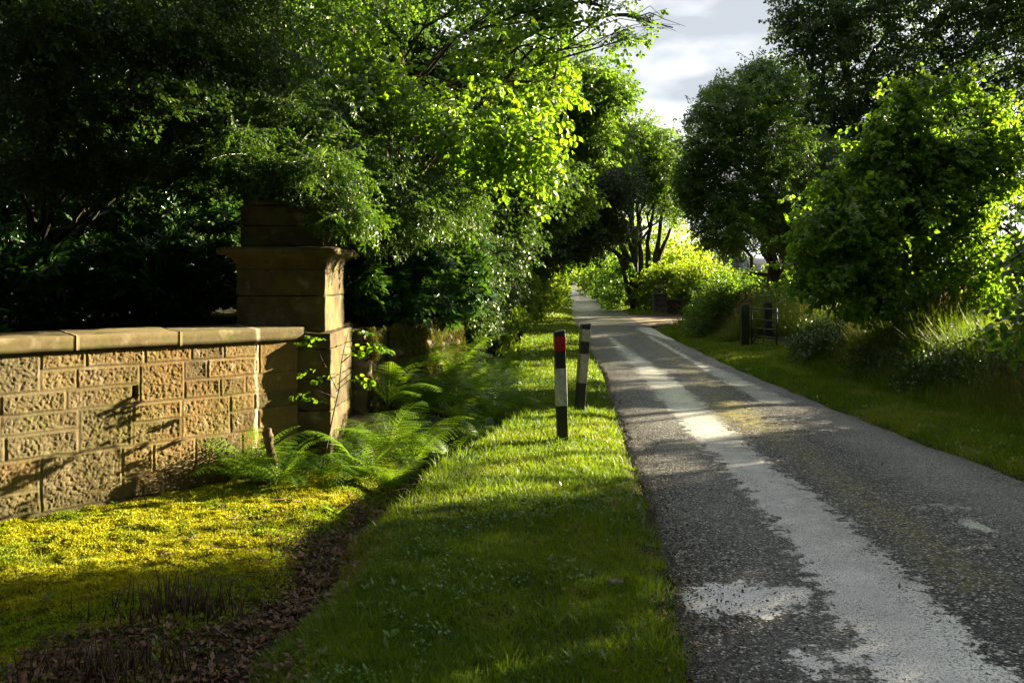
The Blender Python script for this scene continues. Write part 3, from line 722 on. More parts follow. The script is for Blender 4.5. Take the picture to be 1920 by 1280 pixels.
NLEAF = 0
def clump_pts(c, rad, n, r, shell=.45, lump=.45):
    d = r.normal(size=(n, 3)); d /= np.linalg.norm(d, axis=1)[:, None]
    lm = 1 + lump * (vnoise(d[:, 0] * 2.3 + c[0], d[:, 1] * 2.3 + c[1], d[:, 2] * 2.3 + c[2]) - .5) * 2
    q = r.random(n) ** shell
    return np.asarray(c) + d * np.asarray(rad) * (q * lm)[:, None], d
def tree(name, label, cat, base, clumps, kind, mat, trunk_r=.15, n=1000, scale=1., seed=1, droop=.25, group=None, bark=None,
         trunk_pts=None, limbs=True, sub=2, shell=.45, lump=.45, upj=.35, hang=0., carve=True, parts=('trunk', 'crown'), horiz=.5, zmin=.05):
    """clumps: (centre, radii, weight)"""
    global NLEAF
    r = np.random.default_rng(seed)
    root = empty(name, base); tag(root, label, cat, group)
    cs = [np.asarray(c[0], float) for c in clumps]; top = max(cs, key=lambda c: c[2])
    b0 = np.asarray(base, float)
    if trunk_pts is None:
        zt = max(c[2] for c in cs); mx_ = np.mean(cs, axis=0)
        tp = np.array([b0[0] + (mx_[0] - b0[0]) * .35, b0[1] + (mx_[1] - b0[1]) * .35, zt]); trunk_pts = curve(b0 - [0, 0, .1], tp, 9, 0, .04, r)
    trunk_pts = np.asarray(trunk_pts, float)
    a = Acc(); k = len(trunk_pts); rad = trunk_r * (1 - .75 * np.linspace(0, 1, k)); rad[0] *= 1.35
    tube(a, trunk_pts, rad, 10, .12)
    if limbs:
        for c, (cc_, rr2, w_) in zip(cs, clumps):
            zz = b0[2] + (c[2] - b0[2]) * r.uniform(.35, .7); ii = int(np.argmin(abs(trunk_pts[:, 2] - zz))); ii = min(max(ii, 1), k - 1)
            st = trunk_pts[ii]; lr = min(rad[ii] * .6, .02 + .03 * np.linalg.norm(c - st) ** .8)
            lp = curve(st, c, 8, .06, .07, r); tube(a, lp, lr * (1 - .75 * np.linspace(0, 1, 8)), 6)
            for s_ in range(sub):
                e_, _ = clump_pts(c, np.asarray(rr2) * .9, 1, r, .2); s0 = lp[r.integers(4, 8)]
                tube(a, curve(s0, e_[0], 6, .03, .1, r), lr * .35 * (1 - .8 * np.linspace(0, 1, 6)), 5)
    a.obj(parts[0], bark or M_BARK, root, True)
    PP = []; DD = []
    wt = np.array([c[2] for c in clumps], float); wt /= wt.sum()
    for (c, rad2, _), w_ in zip(clumps, wt):
        p, d = clump_pts(c, rad2, max(4, int(n * w_)), r, shell, lump); PP.append(p); DD.append(d)
    p = np.concatenate(PP); d = np.concatenate(DD)
    gp = gz(p[:, 0], p[:, 1], False) + zmin
    m = p[:, 2] > gp
    out = d * np.array([1, 1, horiz]) + r.normal(size=d.shape) * .35; out[:, 2] -= droop
    sc = scale * r.uniform(.75, 1.25, len(p))
    tl = max(np.abs(TPL[kind][0][0]).max(), .3)
    if carve:
        on = out / np.linalg.norm(out, axis=1)[:, None]
        m &= keep_mask(p) & keep_mask(p + on * (sc * tl * .8)[:, None])
    p = p[m]; d = d[m]; out = out[m]; sc = sc[m]
    V, Q, Rn = place(TPL[kind], p - out / np.linalg.norm(out, axis=1)[:, None] * sc[:, None] * .2, out, sc, r, upj)
    NLEAF += len(Q)
    child(parts[1], V, Q, mat, root, {'rnd': Rn})
    return root
def C(px, py, d, rpx, rpy, rd=None, w_=1.):
    return (P(px, py, d), np.array([rpx * d / F, (rd if rd else rpx * d / F), rpy * d / F]), w_)

FAR_L = 'trees along the left of the lane'
# -- left foreground: bright overhanging lime
tree('lime_tree', 'tree with bright sunlit yellow-green round leaves hanging over the verge', 'tree', (-2.0, 11.5, .8),
     [C(700, 120, 9.5, 70, 70), C(760, 190, 9.2, 90, 55, .7, 1.6), C(700, 170, 9, 60, 50, .6, 1.), C(850, 240, 9, 100, 55, .7, 1.8), C(930, 180, 9.8, 90, 70, .8, 1.2), C(960, 270, 9, 60, 60, .5, 1.3), C(1015, 270, 8.8, 38, 80, .4, 1.), C(1030, 170, 10, 60, 60, .6, .8),
      C(930, 90, 10, 80, 40, .8, .6), C(1010, 80, 10.5, 70, 50, .8, .8), C(1060, 120, 11, 40, 40, .7, .4), C(870, 310, 9.4, 80, 35, .6, .8)],
     'lime', M_LIME, .16, 520, .95, 3, .35, zmin=.3)
tree('beech_tree', 'beech whose topmost twigs reach out against the sky above the lane', 'tree', (-3.4, 12.5, .8),
     [C(1070, 0, 10, 60, 16, .5, .3), C(1140, 15, 10, 50, 16, .4, .12), C(1215, 35, 10, 40, 14, .35, .09), C(1262, 52, 10, 25, 10, .25, .05), C(1000, 0, 10.5, 80, 40, .6, 1), C(1170, 75, 10, 22, 20, .3, .15), C(880, -10, 10.5, 90, 40, .8, 1), C(700, -10, 11, 120, 60, .8, 1.), C(620, 60, 11, 80, 60, .9, 1)],
     'lime', M_BEECH, .1, 480, .75, 4, .4, sub=5)
# -- yew sprays across the pier
tree('yew_tree', 'yew with fine drooping sprays hanging over the top of the gate pier', 'tree', (-3.1, 10.4, -.1),
     [C(600, 300, 8.2, 130, 55, .8, 1.3), C(700, 350, 8.4, 120, 45, .7, 1.2), C(800, 370, 9, 90, 55, .7, 1.1), C(655, 400, 7.4, 50, 35, .3, .35), C(590, 325, 7.5, 110, 40, .45, .75), C(500, 320, 7.6, 80, 35, .4, .5), C(740, 400, 8.2, 90, 30, .5, .6), C(560, 220, 8.6, 120, 60, .9, 1.1), C(860, 400, 9.6, 55, 60, .6, .7), C(700, 430, 8.9, 90, 35, .5, .8), C(480, 290, 7.9, 90, 60, .8, 1.), C(520, 130, 9, 120, 70, .9, .9), C(650, 230, 9, 90, 60, .7, .8)],
     'yew', M_YEW, .17, 2300, .95, 5, .3, sub=6, upj=.3, horiz=.25)
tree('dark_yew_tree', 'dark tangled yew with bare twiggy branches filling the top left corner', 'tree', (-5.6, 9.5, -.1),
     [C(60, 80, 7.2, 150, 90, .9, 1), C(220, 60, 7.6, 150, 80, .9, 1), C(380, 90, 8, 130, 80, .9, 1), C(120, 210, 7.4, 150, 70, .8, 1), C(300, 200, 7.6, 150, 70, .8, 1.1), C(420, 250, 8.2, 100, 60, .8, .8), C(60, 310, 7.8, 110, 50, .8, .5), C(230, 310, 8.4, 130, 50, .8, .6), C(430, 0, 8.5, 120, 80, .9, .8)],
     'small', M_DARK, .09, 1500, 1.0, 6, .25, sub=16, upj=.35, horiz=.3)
tree('unseen_shade_tree', 'unseen spreading tree added over the lawn above the low wall to block sky light', 'tree', (-6.5, 6.0, -.2),
     [((-2.4, 6.3, 5.6), (2.0, 2.0, .7), 1.2), ((-4.8, 6.5, 5.6), (2.0, 2.4, .8), 1.2), ((-5.6, 3.2, 4.6), (1.8, 2.2, 1.2), 1.2), ((-6.6, 5.0, 3.2), (1.2, 2.0, 1.6), 1.)], 'coarse', M_DARK, .25, 1500, .75, 60, .2, carve=False)  # this and the next three are unseen trees added to block sky light
tree('unseen_shade_tree', 'unseen big tree added behind the camera on the left to block sky light', 'tree', (-4.2, -2.5, -.2),
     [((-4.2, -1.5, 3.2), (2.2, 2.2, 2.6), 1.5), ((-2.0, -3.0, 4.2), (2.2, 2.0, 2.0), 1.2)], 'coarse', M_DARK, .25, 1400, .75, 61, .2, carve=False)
tree('unseen_shade_tree', 'unseen wide tree added behind the camera over the lane to block sky light', 'tree', (-1.2, -8, -.2),
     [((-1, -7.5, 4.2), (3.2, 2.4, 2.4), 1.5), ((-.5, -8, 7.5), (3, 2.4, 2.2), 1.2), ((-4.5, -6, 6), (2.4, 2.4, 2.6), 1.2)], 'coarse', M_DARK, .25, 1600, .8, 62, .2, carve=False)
tree('unseen_shade_tree', 'unseen tall tree added behind the camera on the right to block sky light', 'tree', (5.6, -7, -.2),
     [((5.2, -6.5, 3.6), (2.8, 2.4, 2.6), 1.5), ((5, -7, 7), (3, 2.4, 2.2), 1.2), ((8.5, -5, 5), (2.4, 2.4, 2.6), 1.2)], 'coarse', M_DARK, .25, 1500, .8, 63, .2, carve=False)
# birch stem behind the pier
a = Acc(); root = empty('birch_tree', (-3.05, 10.6, -.2)); tag(root, 'slim pale-barked tree rising behind the gate pier', 'tree')
tube(a, curve((-3.05, 10.6, -.3), (-2.9, 10.6, 5.4), 12, 0, .008), np.linspace(.095, .06, 12), 10, .05); a.obj('trunk', M_BIRCH, root, True)
V, Q, Rn = place(TPL['beech'], clump_pts((-2.9, 10.9, 5.8), (1.2, 1., .8), 150, rng)[0], rng.normal(size=(150, 3)), np.ones(150), rng); child('crown', V, Q, M_BEECH, root, {'rnd': Rn})

# -- rhododendrons
rh = [((-5.3, 8.6, .9), (1.2, 1., 1.0), 190, 'broad rhododendron in deep shade behind the left end of the low wall'),
      ((-3.75, 9.0, 1.0), (.95, .8, 1.05), 260, 'rhododendron with long glossy leaves just left of the gate pier'),
      ((-4.4, 10.3, 2.1), (1.3, .9, 1.3), 200, 'tall rhododendron rising in shade behind the low wall')]
for k, (c, rd_, n_, lb) in enumerate(rh):
    tree('rhododendron_bush', lb, 'shrub', (c[0], c[1] + .2, -.15), [(c, rd_, 1), ((c[0] + .35, c[1] - .1, c[2] + .35), np.array(rd_) * .7, .6), ((c[0] - .5, c[1], c[2] - .2), np.array(rd_) * .7, .6)], 'rhodo', M_RHODO, .05, n_ * 2, 1., 80 + k, -.1, 'rhododendrons behind the walls', parts=('stem', 'foliage'), shell=.3)
rh2 = [(740, 500, 10.2, 80, 75, 'rhododendron hanging over the mossy wall immediately right of the gate pier'), (830, 530, 11.5, 70, 65, 'rhododendron above the middle of the mossy retaining wall'), (690, 540, 9.5, 45, 50, 'small rhododendron tucked against the back of the gate pier'), (800, 450, 12, 90, 60, 'tall rhododendron behind the mossy retaining wall')]
for k, (px, py, d, rx, ry_, lb) in enumerate(rh2):
    c = P(px, py, d)
    tree('rhododendron_bush', lb, 'shrub', (c[0] - .2, c[1] + .3, .7), [(c, np.array([rx * d / F, .6, ry_ * d / F]), 1), (c + [-.3, .3, -.2], np.array([.5, .5, .5]), .6)], 'rhodo', M_RHODO, .04, 360, .85, 90 + k, 0, 'rhododendrons behind the walls', parts=('stem', 'foliage'), shell=.3, zmin=-.1)
# -- ivy-clad bank farther along
for k, (px, py, d, rx, ry_, n_, mt, lb) in enumerate([
        (880, 520, 14, 60, 70, 700, M_IVY, 'ivy-clad shrub beyond the rhododendrons on the left bank'), (930, 520, 17, 50, 75, 700, M_IVY, 'dark twiggy ivy column standing close beside the narrowing verge'),
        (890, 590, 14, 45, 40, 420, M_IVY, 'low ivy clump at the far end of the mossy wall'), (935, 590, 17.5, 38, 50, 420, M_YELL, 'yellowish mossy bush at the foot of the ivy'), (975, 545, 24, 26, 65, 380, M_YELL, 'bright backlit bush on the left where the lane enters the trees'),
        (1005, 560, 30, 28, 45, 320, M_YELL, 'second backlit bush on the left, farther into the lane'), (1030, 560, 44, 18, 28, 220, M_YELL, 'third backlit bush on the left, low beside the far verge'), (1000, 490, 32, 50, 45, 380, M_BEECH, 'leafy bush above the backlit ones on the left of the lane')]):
    c = P(px, py, d); gzb = float(gz(c[0], c[1], False))
    tree('bank_bush', lb, 'bush', (c[0], c[1] + .2, gzb), [(c, np.array([rx * d / F, .8, ry_ * d / F]), 1), (c + [-.2, .1, -.4], np.array([rx * d / F * .8, .6, ry_ * d / F * .6]), .5)], 'ivy', mt, .05, n_, .8 + d * .02, 110 + k, .3, 'bushes on the left bank', parts=('stem', 'foliage'), shell=.35, zmin=-.2)
# -- background trees left
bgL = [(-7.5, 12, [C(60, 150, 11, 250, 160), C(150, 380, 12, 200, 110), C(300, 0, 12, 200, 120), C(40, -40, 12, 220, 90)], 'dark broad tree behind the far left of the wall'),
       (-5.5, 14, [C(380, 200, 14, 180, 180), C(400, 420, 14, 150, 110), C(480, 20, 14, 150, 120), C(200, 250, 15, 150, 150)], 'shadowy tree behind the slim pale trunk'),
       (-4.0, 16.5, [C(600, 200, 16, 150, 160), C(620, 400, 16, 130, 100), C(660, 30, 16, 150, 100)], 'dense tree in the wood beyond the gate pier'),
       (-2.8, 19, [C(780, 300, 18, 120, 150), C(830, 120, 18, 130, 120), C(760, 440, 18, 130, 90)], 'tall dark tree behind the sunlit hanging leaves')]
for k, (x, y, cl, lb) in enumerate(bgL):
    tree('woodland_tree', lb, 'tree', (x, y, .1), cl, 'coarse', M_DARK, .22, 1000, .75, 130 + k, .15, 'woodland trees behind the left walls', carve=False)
ln = [(-1.6, 21, [C(960, 330, 20, 80, 110, 1.6), C(900, 200, 20, 90, 110, 1.6), C(955, 170, 20, 80, 85, 1.6), C(930, 430, 20, 60, 60, 1.2), C(870, 400, 19, 70, 70, 1.2)], 'first tall tree on the left of the lane beyond the ivy', 'beech', M_DARK, 2300),
      (-.6, 26, [C(1045, 150, 24, 70, 60, 1.8), C(1115, 180, 24, 58, 40, 1.5), C(1040, 260, 25, 90, 70, 2), C(1100, 250, 25, 70, 50, 1.6), C(1040, 370, 25, 60, 60, 1.6)], 'tall tree whose rounded crown stands against the sky left of the lane', 'beech', M_BEECH, 2400),
      (0, 34, [C(1060, 370, 32, 100, 80, 2.4), C(1120, 350, 32, 90, 70, 2.2), C(1085, 445, 32, 50, 38, 1.8, .6), C(1150, 430, 33, 30, 22, 1.4, .2), C(1010, 440, 31, 60, 50, 1.8)], 'tree with a dark underside arching over the lane from the left', 'beech', M_DARK, 2400),
      (2.0, 48, [C(1090, 430, 46, 70, 50, 2.5), C(1040, 440, 46, 50, 50, 2.5), C(1020, 480, 46, 35, 40, 2)], 'farther tree on the left whose branches close the leafy tunnel', 'coarse', M_BEECH, 700),
      (3.6, 68, [C(1040, 470, 64, 50, 40, 3), C(1025, 515, 66, 22, 25, 2.5)], 'small-looking tree far down the left of the lane', 'coarse', M_YELL, 500)]
for k, (x, y, cl, lb, kd, mt, n_) in enumerate(ln):
    tree('lane_tree', lb, 'tree', (x, y, .2), cl, kd, mt, .22, n_, 1.0 + .35 * (kd == 'beech'), 150 + k, .2, FAR_L)
# -- multi-stemmed tree
root_p = np.array(P(1190, 520, 42)); root_p[2] = 0
cl = [C(1150, 300, 42, 60, 70, 2.4), C(1220, 290, 42, 60, 60, 2.4), C(1190, 260, 42, 50, 40, 2), C(1250, 330, 42, 40, 60, 2), C(1110, 380, 41, 45, 50, 2), C(1262, 390, 42, 25, 35, 1.4, .2), C(1200, 350, 43, 60, 30, 2, .35)]
rt = tree('multi_stemmed_tree', 'spreading tree with several bare stems fanning up from one base beside the lane', 'tree', root_p, cl, 'beech', M_BEECH, .2, 2300, 1.5, 171, .2, None, sub=1)
a = Acc()
for bx_, tx, ty in ((1195, 1130, 400), (1200, 1165, 400), (1205, 1195, 380), (1210, 1225, 370), (1218, 1250, 330), (1222, 1262, 420), (1190, 1110, 440)):
    b_ = P(bx_, 545, 42); b_[2] = 0; e_ = P(tx, ty, 42 + rng.uniform(-1, 1)); mid = P(bx_ + (tx - bx_) * .35, 480, 42)
    p_ = np.vstack([curve(b_, mid, 4, 0, .02), curve(mid, e_, 6, .02, .03)[1:]]); tube(a, p_, np.linspace(.17, .06, len(p_)), 7)
a.obj('stem', M_BARK, rt, True)
# -- right trees
tree('round_crowned_tree', 'full leafy tree with a visible trunk standing behind the garden hedge on the right', 'tree', (9.1, 30, -.1),
     [C(1380, 200, 29, 70, 60, 1.8), C(1440, 170, 30, 60, 45, 1.6), C(1340, 270, 29, 60, 60, 1.6), C(1440, 280, 29, 80, 70, 1.8, 1.3), C(1340, 360, 29, 65, 50, 1.6), C(1450, 380, 29, 85, 55, 1.8, 1.2), C(1370, 430, 28, 60, 45, 1.4), C(1490, 430, 29, 45, 45, 1.4), C(1420, 135, 30, 30, 22, .8, .3), C(1310, 215, 30, 22, 20, .6, .15), C(1300, 330, 29, 28, 60, 1, .5), C(1345, 165, 30, 22, 16, .6, .12)],
     'beech', M_BEECH, .27, 3800, 1.15, 180, .3, sub=3, lump=.35)
tree('great_dark_tree', 'very tall dark broadleaf tree filling the top right of the view', 'tree', (14, 38, -.6),
     [C(1540, 60, 36, 90, 80, 2.4), C(1640, 90, 36, 100, 100, 2.6), C(1560, 180, 36, 90, 70, 2.4), C(1740, 60, 36, 110, 120, 2.6), C(1850, 80, 35, 110, 120, 2.6), C(1660, 230, 36, 100, 80, 2.4), C(1780, 220, 35, 90, 90, 2.4), C(1890, 250, 34, 70, 110, 2.2), C(1600, 0, 37, 110, 70, 2.4), C(1500, 20, 36, 45, 50, 1.6, .5), C(1520, 260, 37, 70, 70, 2.2), C(1580, 340, 37, 80, 60, 2.2), C(1960, 120, 34, 90, 200, 2.4), C(1700, -80, 37, 200, 90, 3), C(1860, -20, 36, 110, 60, 2.2), C(1940, 10, 35, 70, 80, 2.2)],
     'coarse', M_DARK, .4, 3600, .9, 181, .25)
tree('hedgerow_tree', 'dark leaning tree between the round crown and the young lime on the right', 'tree', (11.6, 34, -.3),
     [C(1530, 330, 32, 60, 80, 1.8), C(1520, 430, 30, 50, 60, 1.5), C(1600, 350, 30, 70, 80, 1.8), C(1580, 450, 28, 70, 70, 1.6)], 'coarse', M_DARK, .3, 900, .8, 182, .25)
tree('thicket_tree', 'shady tree filling the right edge behind the young lime', 'tree', (11.5, 21, -.1),
     [C(1720, 330, 21, 100, 110, 1.6), C(1850, 380, 20, 100, 120, 1.6), C(1620, 470, 22, 90, 70, 1.4), C(1780, 500, 20, 120, 60, 1.4), C(1920, 500, 19, 80, 90, 1.4)], 'coarse', M_DARK, .2, 1300, .75, 183, .25)
tree('young_lime_tree', 'young lime with large heart-shaped leaves glowing against the low sun on the right', 'tree', (6.3, 13.2, .2),
     [C(1700, 230, 13, 60, 50, .5, .7), C(1690, 165, 13, 12, 28, .15, .12), C(1775, 165, 13, 14, 35, .15, .16), C(1865, 215, 13, 22, 22, .2, .15), C(1640, 240, 13, 20, 22, .2, .15), C(1560, 340, 12.8, 25, 22, .2, .15), C(1905, 260, 13, 20, 20, .2, .12), C(1640, 310, 13, 70, 60, .6, 1), C(1760, 300, 13, 80, 60, .6, 1.2), C(1840, 280, 13, 60, 60, .5, .9), C(1600, 400, 12.6, 90, 60, .7, 1.1), C(1720, 400, 13, 100, 70, .9, 1.4), C(1840, 400, 12.8, 70, 90, .7, 1.2), C(1600, 490, 12.4, 90, 55, .7, 1.), C(1720, 500, 12.4, 110, 50, .8, 1.1), C(1850, 500, 12.5, 60, 60, .6, .9), C(1890, 330, 13, 30, 50, .3, .4), C(1530, 430, 12.4, 35, 40, .4, .4), C(1550, 520, 12.2, 50, 35, .4, .5), C(1910, 430, 12.8, 30, 50, .3, .4), C(1500, 480, 12.5, 14, 14, .2, .06), C(1640, 555, 12.4, 90, 35, .7, .7), C(1780, 560, 12.6, 90, 35, .7, .7), C(1730, 140, 13, 10, 25, .12, .07), C(1820, 150, 13.2, 14, 30, .15, .12), C(1890, 180, 13.2, 14, 30, .15, .12), C(1570, 380, 12.6, 20, 30, .3, .15)],
     'lime', M_LIME, .075, 2600, 1.12, 184, .45, sub=4, upj=.5, lump=.8, shell=.6)
# near twigs at the right edge
tree('hazel_sapling', 'blurred grey-green hazel twigs poking in at the right edge of the view', 'sapling', (3.35, 4.9, .1),
     [C(1930, 470, 4.6, 30, 30, .15), C(1925, 600, 4.6, 26, 40, .15), C(1950, 540, 4.7, 40, 60, .2)], 'lime', M_BEECH, .012, 26, .8, 185, .3, parts=('stem', 'foliage'), carve=False)

# off to the right: the trees whose shade lies over the lane
sh_ = [((9.5, 6.0, 0), [((9.5, 6.0, 3.0), (1.9, 2.2, 1.8), 1.2), ((10, 4.0, 4.2), (2, 2.2, 1.6), 1.1), ((9.6, 7.8, 2.0), (1.7, 1.6, 1.8), 1.1)], 'leafy tree beside the lane to the right of the camera'),
       ((11.5, 10.5, 0), [((12, 11, 3.4), (2.2, 2.0, 3.0), 1.4), ((12.8, 12.5, 5.5), (2.4, 2.2, 2.6), 1.1), ((13, 12, 9), (2.6, 2.6, 2.2), 1.1), ((12, 7, 8.5), (2.4, 2.6, 2.0), 1.), ((12, 9, 5.5), (2.2, 2.2, 2.0), 1.1)], 'tall tree to the right of the young lime, its crown broken by a wide gap'),
       ((8.5, 1.5, 0), [((8.5, 2.0, 2.6), (1.8, 2.4, 1.9), 1.3), ((8.5, -1.5, 2.6), (1.8, 2.4, 2.0), 1.1), ((8.7, 1.0, 4.6), (2.0, 2.6, 1.4), 1.)], 'bushy tree close to the lane on the right of the camera'),
       ((15, 16, 0), [((15, 15, 6), (2.6, 2.6, 3.2), 1.5), ((16, 12, 8), (2.8, 2.8, 2.2), 1.2), ((16, 16, 11), (3, 3, 2.2), 1.2), ((15.5, 18, 4), (2.4, 2.4, 3.2), 1.2)], 'high tree behind the right-hand bank')]
for k, (b_, cl, lb) in enumerate(sh_):
    tree('roadside_tree', lb, 'tree', b_, cl, 'coarse', M_DARK, .16, 1900, .75, 200 + k, .15, 'trees off to the right that shade the lane', shell=.6)

# -- hedges and far foliage
def hedge(label, pts, h, wd, n, mat, kind='ivy', scale=1.2, seed=1, z0=0., rough=.35):
    r = np.random.default_rng(seed); pts = np.asarray(pts, float)
    seg = np.linalg.norm(np.diff(pts, axis=0), axis=1); cum = np.concatenate([[0], np.cumsum(seg)]); s_ = r.uniform(0, cum[-1], n)
    x = np.interp(s_, cum, pts[:, 0]); y = np.interp(s_, cum, pts[:, 1])
    a = r.uniform(0, math.pi, n); q = r.random(n) ** .3
    hh = h * (1 + rough * (fbm(s_ * .8, s_ * 0 + seed, oct=3) - .5) * 2)
    T_ = np.array([pts[-1][0] - pts[0][0], pts[-1][1] - pts[0][1]]); T_ /= np.linalg.norm(T_)
    ox = np.cos(a) * wd * q; p = np.stack([x + ox * T_[1], y - ox * T_[0], z0 + hh * np.clip(np.sin(a) * q * 1.1, .03, 1)], 1)
    out = np.stack([np.cos(a) * T_[1], -np.cos(a) * T_[0], np.sin(a) * .8], 1) + r.normal(size=(n, 3)) * .4
    m = keep_mask(p); p = p[m]; out = out[m]
    c = np.array([pts[:, 0].mean(), pts[:, 1].mean(), z0]); root = empty('hedge', c); tag(root, label, 'hedge', None)
    V, Q, Rn = place(TPL[kind], p, out, scale * r.uniform(.7, 1.3, len(p)), r, .5); child('foliage', V, Q, mat, root, {'rnd': Rn})
    for k in range(int(cum[-1] / .9) + 1):
        a = Acc(); sx = k * .9; bx_ = np.interp(sx, cum, pts[:, 0]); by_ = np.interp(sx, cum, pts[:, 1])
        tube(a, curve((bx_, by_, z0 - .1), (bx_ + r.normal() * .15, by_ + r.normal() * .15, z0 + h * .8), 4, 0, .05, r), np.linspace(.03, .012, 4), 5)
        a.obj('stem', M_BARK, root)
hedge('sunlit yellow-green garden hedge in front of the cottage roof', [(7.6, 38), (10.6, 36), (14.5, 33.5)], 1.42, .7, 1500, M_YELL, 'ivy', 2.0, 301, -.1)
hedge('bright low hedge behind the gate pillars at the driveway', [(6.5, 41), (8, 39.5), (9.5, 39)], 1.65, .6, 800, M_YELL, 'ivy', 2.0, 302, -.1)
hedge('dark rounded hedge between the lane and the many-stemmed tree', [(6.0, 41), (6.3, 46), (7.1, 54), (7.7, 62)], 1.9, .9, 1500, M_BEECH, 'ivy', 2.2, 303, -.05)
hedge('dark far hedge narrowing toward the end of the lane', [(8.2, 64), (9.5, 85), (11.5, 110)], 2.6, 1.3, 900, M_BEECH, 'coarse', 1.0, 304, 0)
hedge('shadowed shrubbery along the far left verge of the lane', [(1.1, 40), (2.2, 60), (3.9, 82), (6.3, 120)], 2.0, 1.0, 1200, M_YELL, 'coarse', .9, 305, 0)
hedge('overgrown hedge on the right between the wooden gate post and the driveway', [(5.35, 20.7), (5.6, 22.2), (5.85, 23.6)], 1.0, .42, 1100, M_BEECH, 'bramble', 1.25, 306, .05)
hedge('leafy hedge of mixed shrubs behind the metal gate', [(6.6, 20), (7.8, 23), (9.5, 25.5)], .8, .7, 1100, M_BEECH, 'bramble', 1.4, 307, 0)
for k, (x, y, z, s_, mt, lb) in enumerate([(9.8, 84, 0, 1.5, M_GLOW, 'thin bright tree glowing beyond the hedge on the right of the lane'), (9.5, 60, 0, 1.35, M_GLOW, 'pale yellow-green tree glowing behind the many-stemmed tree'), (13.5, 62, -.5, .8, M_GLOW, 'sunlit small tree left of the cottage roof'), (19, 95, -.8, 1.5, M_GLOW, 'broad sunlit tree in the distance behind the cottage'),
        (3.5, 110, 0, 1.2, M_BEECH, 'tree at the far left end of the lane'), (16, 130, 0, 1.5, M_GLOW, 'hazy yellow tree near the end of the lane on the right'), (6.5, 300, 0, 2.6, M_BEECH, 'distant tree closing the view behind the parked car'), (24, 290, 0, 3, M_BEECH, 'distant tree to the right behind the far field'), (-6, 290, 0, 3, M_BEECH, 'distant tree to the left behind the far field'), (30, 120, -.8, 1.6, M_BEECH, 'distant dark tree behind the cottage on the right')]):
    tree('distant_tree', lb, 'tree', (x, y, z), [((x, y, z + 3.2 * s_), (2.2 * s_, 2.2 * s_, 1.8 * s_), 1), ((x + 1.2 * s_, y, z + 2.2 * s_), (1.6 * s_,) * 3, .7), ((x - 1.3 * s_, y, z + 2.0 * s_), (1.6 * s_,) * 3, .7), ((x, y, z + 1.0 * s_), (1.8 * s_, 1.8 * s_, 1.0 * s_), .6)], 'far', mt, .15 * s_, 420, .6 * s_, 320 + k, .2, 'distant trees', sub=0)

# ------------------------------------------------------------------ ferns
def frond_mesh(seed, length=.62):
    r = np.random.default_rng(seed); V = []; Q = []; Rn = []; n0 = 0; n = 24
    t_ = np.linspace(0, 1, n); lift = R_(r.uniform(52, 68)); fall = R_(r.uniform(55, 95)); sw = r.uniform(-.25, .25)
    p = np.zeros((n, 3)); d = np.zeros((n, 3))
    for k in range(1, n):
        an = lift - fall * t_[k] ** 1.4; dv = np.array([math.cos(an), math.sin(an * 0) + sw * t_[k], math.sin(an)]); dv /= np.linalg.norm(dv)
        p[k] = p[k - 1] + dv * length / (n - 1); d[k] = dv
    d[0] = d[1]
    for k in range(n - 1):
        s_ = np.array([0, .003 * (1 - t_[k]) + .0008, 0]); V += [p[k] - s_, p[k] + s_, p[k + 1] + s_, p[k + 1] - s_]; Q.append([n0, n0 + 1, n0 + 2, n0 + 3]); Rn += [.9] * 4; n0 += 4
        up = np.cross(d[k], [0, 1, 0.]); up /= np.linalg.norm(up) + 1e-9; up = -up if up[2] < 0 else up
        if k < 3: continue
        tk = (k - 3) / (n - 4.); pl = length * .30 * (math.sin(math.pi * min(1, tk * .78 + .2)) ** .8) * (1 - tk * .25) + .006
        for sg in (-1, 1):
            base = (p[k] + p[k + 1]) / 2; pd = np.array([0, sg, 0.]) * .93 + d[k] * .42 - up * .12 + r.normal(size=3) * .05; pd /= np.linalg.norm(pd)
            m = max(3, int(pl / .017)); bw = length / n * 1.02
            for q in range(m):
                f = q / m; c0 = base + pd * pl * f - up * pl * .15 * f * f; w_ = bw * (1 - f * .85) * .62
                f2 = (q + .92) / m; c1 = base + pd * pl * f2 - up * pl * .15 * f2 * f2
                V += [c0 - d[k] * w_ * .30, c0 + (c1 - c0) * .55 - d[k] * w_ * .75, c1, c0 + (c1 - c0) * .55 + d[k] * w_ * .75]
                Q.append([n0, n0 + 1, n0 + 2, n0 + 3]); Rn += [r.uniform(.1, .8)] * 4; n0 += 4
    me = bpy.data.meshes.new('frond'); V = np.array(V)
    o = mesh('frond', V, np.array(Q), M_FERN, None, {'rnd': Rn}); me = o.data; bpy.data.objects.remove(o); return me
FR = [frond_mesh(400 + k) for k in range(6)]
def fern(loc, size, nf, seed, label, tilt=0.):
    r = np.random.default_rng(seed); root = empty('fern', loc, 0); tag(root, label, 'fern', 'ferns in the ditch and by the walls')
    for k in range(nf):
        o = bpy.data.objects.new('frond', FR[r.integers(0, 6)]); COL.objects.link(o); o.parent = root
        a = 2 * math.pi * (k + r.uniform(-.3, .3)) / nf; s_ = size * r.uniform(.75, 1.15)
        o.scale = (s_, s_, s_ * r.uniform(.85, 1.15)); o.rotation_euler = (r.uniform(-.15, .15), r.uniform(-.35, .15), a)
def gpt(px, py, dz=0.):      # ground point under a photo pixel
    d = F * CAMH / (py - HZ)
    for _ in range(30):
        x = (px - 960) * d / F; z = float(gz(x, d, False)); d = .6 * d + .4 * (F * (CAMH - z) / (py - HZ))
    return np.array([(px - 960) * d / F, d, float(gz((px - 960) * d / F, d))])
